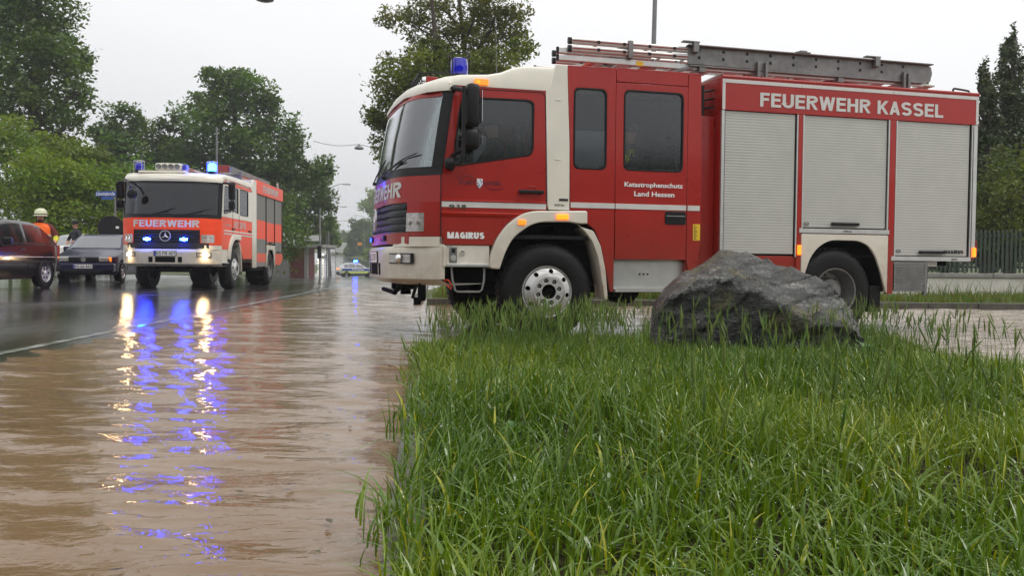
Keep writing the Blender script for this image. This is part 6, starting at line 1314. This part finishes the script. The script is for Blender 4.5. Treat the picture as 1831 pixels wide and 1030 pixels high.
def tree(lab, base, blobs, n, size, m, seed, name='tree', cat='tree', tr=.3, group=None, limbs=True, clump=.30, subs=16, hue=(1, 1, 1), top=None, twigs=0):
    rg = np.random.default_rng(seed+500); T = empty(name, base, 0, lab, cat, group); B = Vector(base)
    loc = [(b_[0]-B.x, b_[1]-B.y, b_[2]-B.z, b_[3], b_[4]) for b_ in blobs]
    V, F, TN = leaves(loc, n, size, seed, clump, hue=hue, subs=subs); raw_mesh('crown', V, F, m, T, tint=TN)
    ctr = Vector((sum(b_[0] for b_ in loc)/len(loc), sum(b_[1] for b_ in loc)/len(loc), 0)); zs = [b_[2] for b_ in loc]; lo, hi = min(zs), max(zs); hi = top or hi
    k = MB(); tp = [Vector((0, 0, -.4)), Vector((ctr.x*.2, ctr.y*.2, max(.5, lo*.5))), Vector((ctr.x*.6, ctr.y*.6, (lo+hi)*.5)), Vector((ctr.x, ctr.y, hi))]
    def tpt(z):
        for a, c in zip(tp, tp[1:]):
            if z <= c.z: return a.lerp(c, (z-a.z)/max(.01, c.z-a.z))
        return tp[-1]
    k.tube([tuple(tpt(z)) for z in np.linspace(-.4, hi, 9)], [tr*(1.25-.98*u) for u in np.linspace(0, 1, 9)], 10)
    for b_ in loc:
        c = Vector(b_[:3]); s = tpt(max(.4, c.z-.55*math.hypot(c.x-ctr.x, c.y-ctr.y)-.6)); m1 = s.lerp(c, .5)+Vector((rg.normal()*.15, rg.normal()*.15, .12*(c-s).length)); r0 = max(.02, tr*.34)
        k.tube([tuple(s), tuple(m1), tuple(c)], [r0, r0*.65, r0*.3], 6)
        for _ in range(5+twigs):
            d = Vector(rg.normal(size=3)); d.z = abs(d.z)*.6; d = d.normalized()*b_[3]*rg.uniform(.6, 1.0); st = m1.lerp(c, rg.uniform(.3, 1)); k.tube([tuple(st), tuple(st+d*.5+Vector((0, 0, .1*b_[3]))), tuple(st+d)], [r0*.34, r0*.2, .006], 4, cap=False)
    k.build('trunk', M['bark'], T, smooth=True); return T
def bl(lst, Y, dep=1.0, seed=0):
    rg = np.random.default_rng(seed); o = []
    for px, py, rx, ry in lst:
        y = Y+rg.uniform(-1, 1)*dep; p = at(px, py, y); s = y/FPX; o.append((p.x, p.y, p.z, rx*s, ry*s))
    return o
def gz(px, Y): x = at(px, 480, Y).x; return (x, Y, terrain_z(x, Y))
LD, LM, LL, LO, LC = [leafmat(nm, c, trans=t) for nm, c, t in (('dark_leaf', (.072, .135, .022), .40), ('mid_leaf', (.122, .212, .026), .44), ('light_leaf', (.17, .27, .026), .45), ('olive_leaf', (.112, .150, .026), .42), ('conifer_leaf', (.040, .064, .022), .18))]
tree('tall dark poplar filling the top left corner', gz(55, 46), bl([(40, 60, 80, 60), (115, 118, 50, 46), (60, 165, 80, 60), (130, 185, 36, 38), (70, 10, 75, 50), (15, 240, 60, 50), (110, 235, 42, 36), (-20, 130, 70, 60), (0, 0, 70, 60), (85, 95, 60, 45), (148, 110, 18, 22), (150, 165, 16, 22), (60, -70, 80, 60)], 46, 2.0, 1), 15000, .17, LD, 41, tr=.45)
tree('rounded tree between the poplar and the tall maple', gz(215, 60), bl([(222, 212, 32, 26), (190, 245, 30, 28), (252, 245, 32, 30), (215, 275, 48, 34), (170, 290, 28, 22), (262, 285, 30, 26), (205, 310, 60, 30)], 60, 1.8, 2), 6500, .19, LD, 42, clump=.34)
tree('tall broad maple behind the orange fire engine', gz(420, 62), bl([(395, 150, 36, 28), (440, 165, 44, 32), (352, 200, 38, 34), (480, 210, 42, 38), (405, 225, 60, 46), (312, 235, 26, 28), (520, 262, 38, 34), (450, 285, 60, 42), (562, 305, 30, 30), (335, 280, 42, 34), (395, 290, 60, 42), (430, 135, 22, 14), (510, 320, 46, 36), (300, 270, 22, 24)], 62, 2.2, 3), 17000, .20, LD, 43, tr=.4, hue=(1.05, 1.08, 1), clump=.33)
tree('dark tree overhanging the shelter', gz(545, 76), bl([(560, 345, 30, 34), (525, 365, 40, 36), (578, 380, 18, 22), (485, 340, 50, 40), (540, 405, 42, 22), (572, 320, 22, 26), (500, 395, 40, 30), (590, 400, 10, 16)], 76, 2, 4), 9000, .22, LD, 44)
tree('low leafy tree just beyond the shelter', gz(590, 100), bl([(580, 420, 22, 22), (597, 432, 14, 16), (560, 425, 24, 20), (598, 405, 9, 14)], 100, 2, 5), 3000, .25, LM, 45, tr=.2)
for i, (lab, px, Y, lst, m, hu) in enumerate((
    ('tall bright shrub at the left edge of the hedge', 20, 35, [(20, 232, 36, 28), (-20, 260, 50, 40), (40, 275, 36, 36), (10, 320, 60, 46), (0, 390, 70, 60)], LM, (1.2, 1.1, 1)),
    ('dense green shrub behind the firefighter', 75, 33, [(70, 300, 48, 36), (105, 322, 44, 34), (50, 345, 56, 42), (90, 385, 60, 44), (70, 440, 70, 44)], LL, (1, 1, 1)),
    ('green shrub behind the person in black', 140, 33.5, [(135, 312, 40, 28), (160, 342, 44, 34), (125, 360, 50, 36), (145, 400, 56, 40), (140, 445, 64, 40)], LL, (.95, .95, .9)),
    ('darker shrub behind the blue street sign', 200, 35, [(190, 318, 36, 24), (215, 345, 40, 34), (180, 370, 40, 34), (205, 405, 56, 40), (200, 450, 60, 36)], LM, (1, 1, 1)),
    ('olive shrub in the gap below the poplar', 110, 38, [(100, 268, 44, 26), (140, 285, 40, 24), (70, 262, 30, 24), (110, 310, 60, 34)], LM, (1.1, 1, .9)),
    ('shrub half hidden behind the orange engine cab', 270, 38, [(260, 330, 40, 40), (300, 345, 46, 40), (270, 400, 60, 50), (330, 400, 60, 50)], LM, (.9, .95, .9)),
    ('dark shrub behind the body of the orange engine', 440, 45, [(400, 380, 60, 50), (470, 380, 55, 50), (510, 420, 40, 44), (430, 430, 70, 44)], LD, (1, 1, 1)))):
    tree(lab, gz(px, Y), bl(lst, Y, .9, 60+i), 6500, .095 if Y < 37 else .12, m, 60+i, name='shrub', cat='shrub', tr=.07, hue=hu, clump=.36, subs=22)
tree('loose spreading tree with visible branches behind the cab of the red engine', gz(805, 29), bl([(715, 150, 46, 36), (700, 215, 40, 34), (690, 268, 28, 26), (758, 128, 44, 32), (742, 185, 44, 40), (800, 105, 40, 26), (880, 112, 44, 24), (840, 120, 44, 24), (672, 215, 18, 22), (720, 280, 30, 30), (790, 160, 50, 40), (930, 90, 22, 22), (770, 90, 30, 22)], 29, 1.2, 7), 15000, .085, LO, 47, tr=.20, clump=.36, subs=22, top=at(800, -20, 29).z, hue=(1, 1.05, 1))
tree('airy upper crown of a thin-leaved tree behind the blue beacon', gz(850, 31), bl([(735, 45, 34, 26), (700, 28, 24, 20), (745, 90, 26, 22), (690, 105, 14, 12), (835, 45, 50, 34), (905, 60, 36, 26), (930, 25, 24, 20), (775, 10, 40, 26), (860, 5, 50, 26), (920, 85, 28, 18), (790, 55, 30, 26), (860, 85, 40, 18), (675, 125, 10, 7), (885, 30, 34, 24), (840, -50, 60, 40)], 31, 1.2, 8), 8200, .085, LO, 48, tr=.16, clump=.34, subs=18, hue=(1.1, .95, .9), twigs=7)
for i, (lab, px, Y, lst, m) in enumerate((
    ('faint pale tree far down the road, tallest on the right side', 668, 215, [(668, 345, 16, 18), (655, 365, 14, 16), (678, 370, 18, 22), (672, 400, 22, 22), (660, 430, 26, 22)], LM),
    ('far tree beside the road in front of the faint pale one', 645, 200, [(640, 405, 16, 16), (655, 420, 20, 20), (632, 425, 14, 16), (645, 448, 26, 16)], LD),
    ('far tree at the end of the road', 615, 250, [(618, 425, 14, 12), (605, 438, 14, 12), (628, 440, 14, 14), (612, 450, 22, 10)], LM),
    ('dark far tree right of the yellow sign', 690, 170, [(690, 400, 26, 28), (680, 430, 26, 24), (700, 450, 26, 22), (720, 410, 30, 36)], LD),
    ('green bush on the right bank of the far road', 668, 150, [(665, 455, 20, 12), (685, 460, 22, 12), (705, 462, 22, 12)], LM))):
    tree(lab, gz(px, Y), bl(lst, Y, 2.5, 80+i), 3200, .42 if Y > 160 else .3, m, 80+i, tr=.25)
def cone(lab, px, Y, ptop, pbase, rx, seed, n, lean=0):
    rx *= 1.35; n = int(n*1.6)
    b_ = []; rg = np.random.default_rng(seed)
    for k in range(22):
        u = (k+.3)/22; py = ptop+(pbase-ptop)*u; r = rx*(.10+.95*u**.75)*(1-.25*max(0, u-.8)/.2)
        for j in range(3): b_.append((px+rg.uniform(-.6, .6)*r, py+rg.uniform(-8, 8), r*.50, 15))
    tree(lab, gz(px, Y), bl(b_, Y, .9, seed), n, .075, LC, seed, name='conifer', tr=.16, clump=.42, subs=7, group=None, hue=(1.0, 1, .9), top=at(px, ptop+15, Y).z)
cone('tallest dark conifer behind the fence, second from the right edge', 1806, 27, 58, 470, 66, 91, 17000)
cone('shorter dark conifer just right of the red engine', 1762, 25, 120, 470, 46, 92, 10000)
cone('dark conifer cut off by the right edge of the view', 1872, 29, 20, 470, 66, 93, 11000)
cone('low broad conifer hidden mostly behind the rear of the red engine', 1690, 33, 230, 480, 70, 94, 5000)
tree('olive shrub growing behind the green fence', gz(1800, 22.5), bl([(1805, 300, 36, 40), (1780, 350, 36, 36), (1830, 340, 40, 40), (1800, 400, 50, 40), (1760, 410, 36, 36), (1850, 400, 40, 40)], 22.5, .8, 95), 7000, .06, LO, 95, name='shrub', cat='shrub', tr=.05, clump=.38, hue=(.8, .85, .8))
tree('small tree peeping over the end of the roof ladder rack', gz(1645, 45), bl([(1648, 160, 12, 18), (1640, 200, 30, 30), (1650, 250, 40, 40)], 45, 1, 96), 3000, .12, LO, 96, tr=.12)
# trees behind the viewer's left that the windscreen mirrors are the same hedge and poplar; the rainy air:
hz = MB().box(-430, 430, -80, 730, -3.2, 62).build('haze', bpy.data.materials.new('rain_haze')); hm = hz.data.materials[0]; hm.use_nodes = True; t = hm.node_tree; t.nodes.clear()
o = t.nodes.new('ShaderNodeOutputMaterial'); v = t.nodes.new('ShaderNodeVolumePrincipled'); v.inputs['Color'].default_value = (.92, .94, .96, 1); v.inputs['Density'].default_value = .0010; v.inputs['Anisotropy'].default_value = .2; t.links.new(v.outputs[0], o.inputs['Volume'])
tag(hz, 'thin even rain haze filling the air over the road', 'haze', kind='stuff')
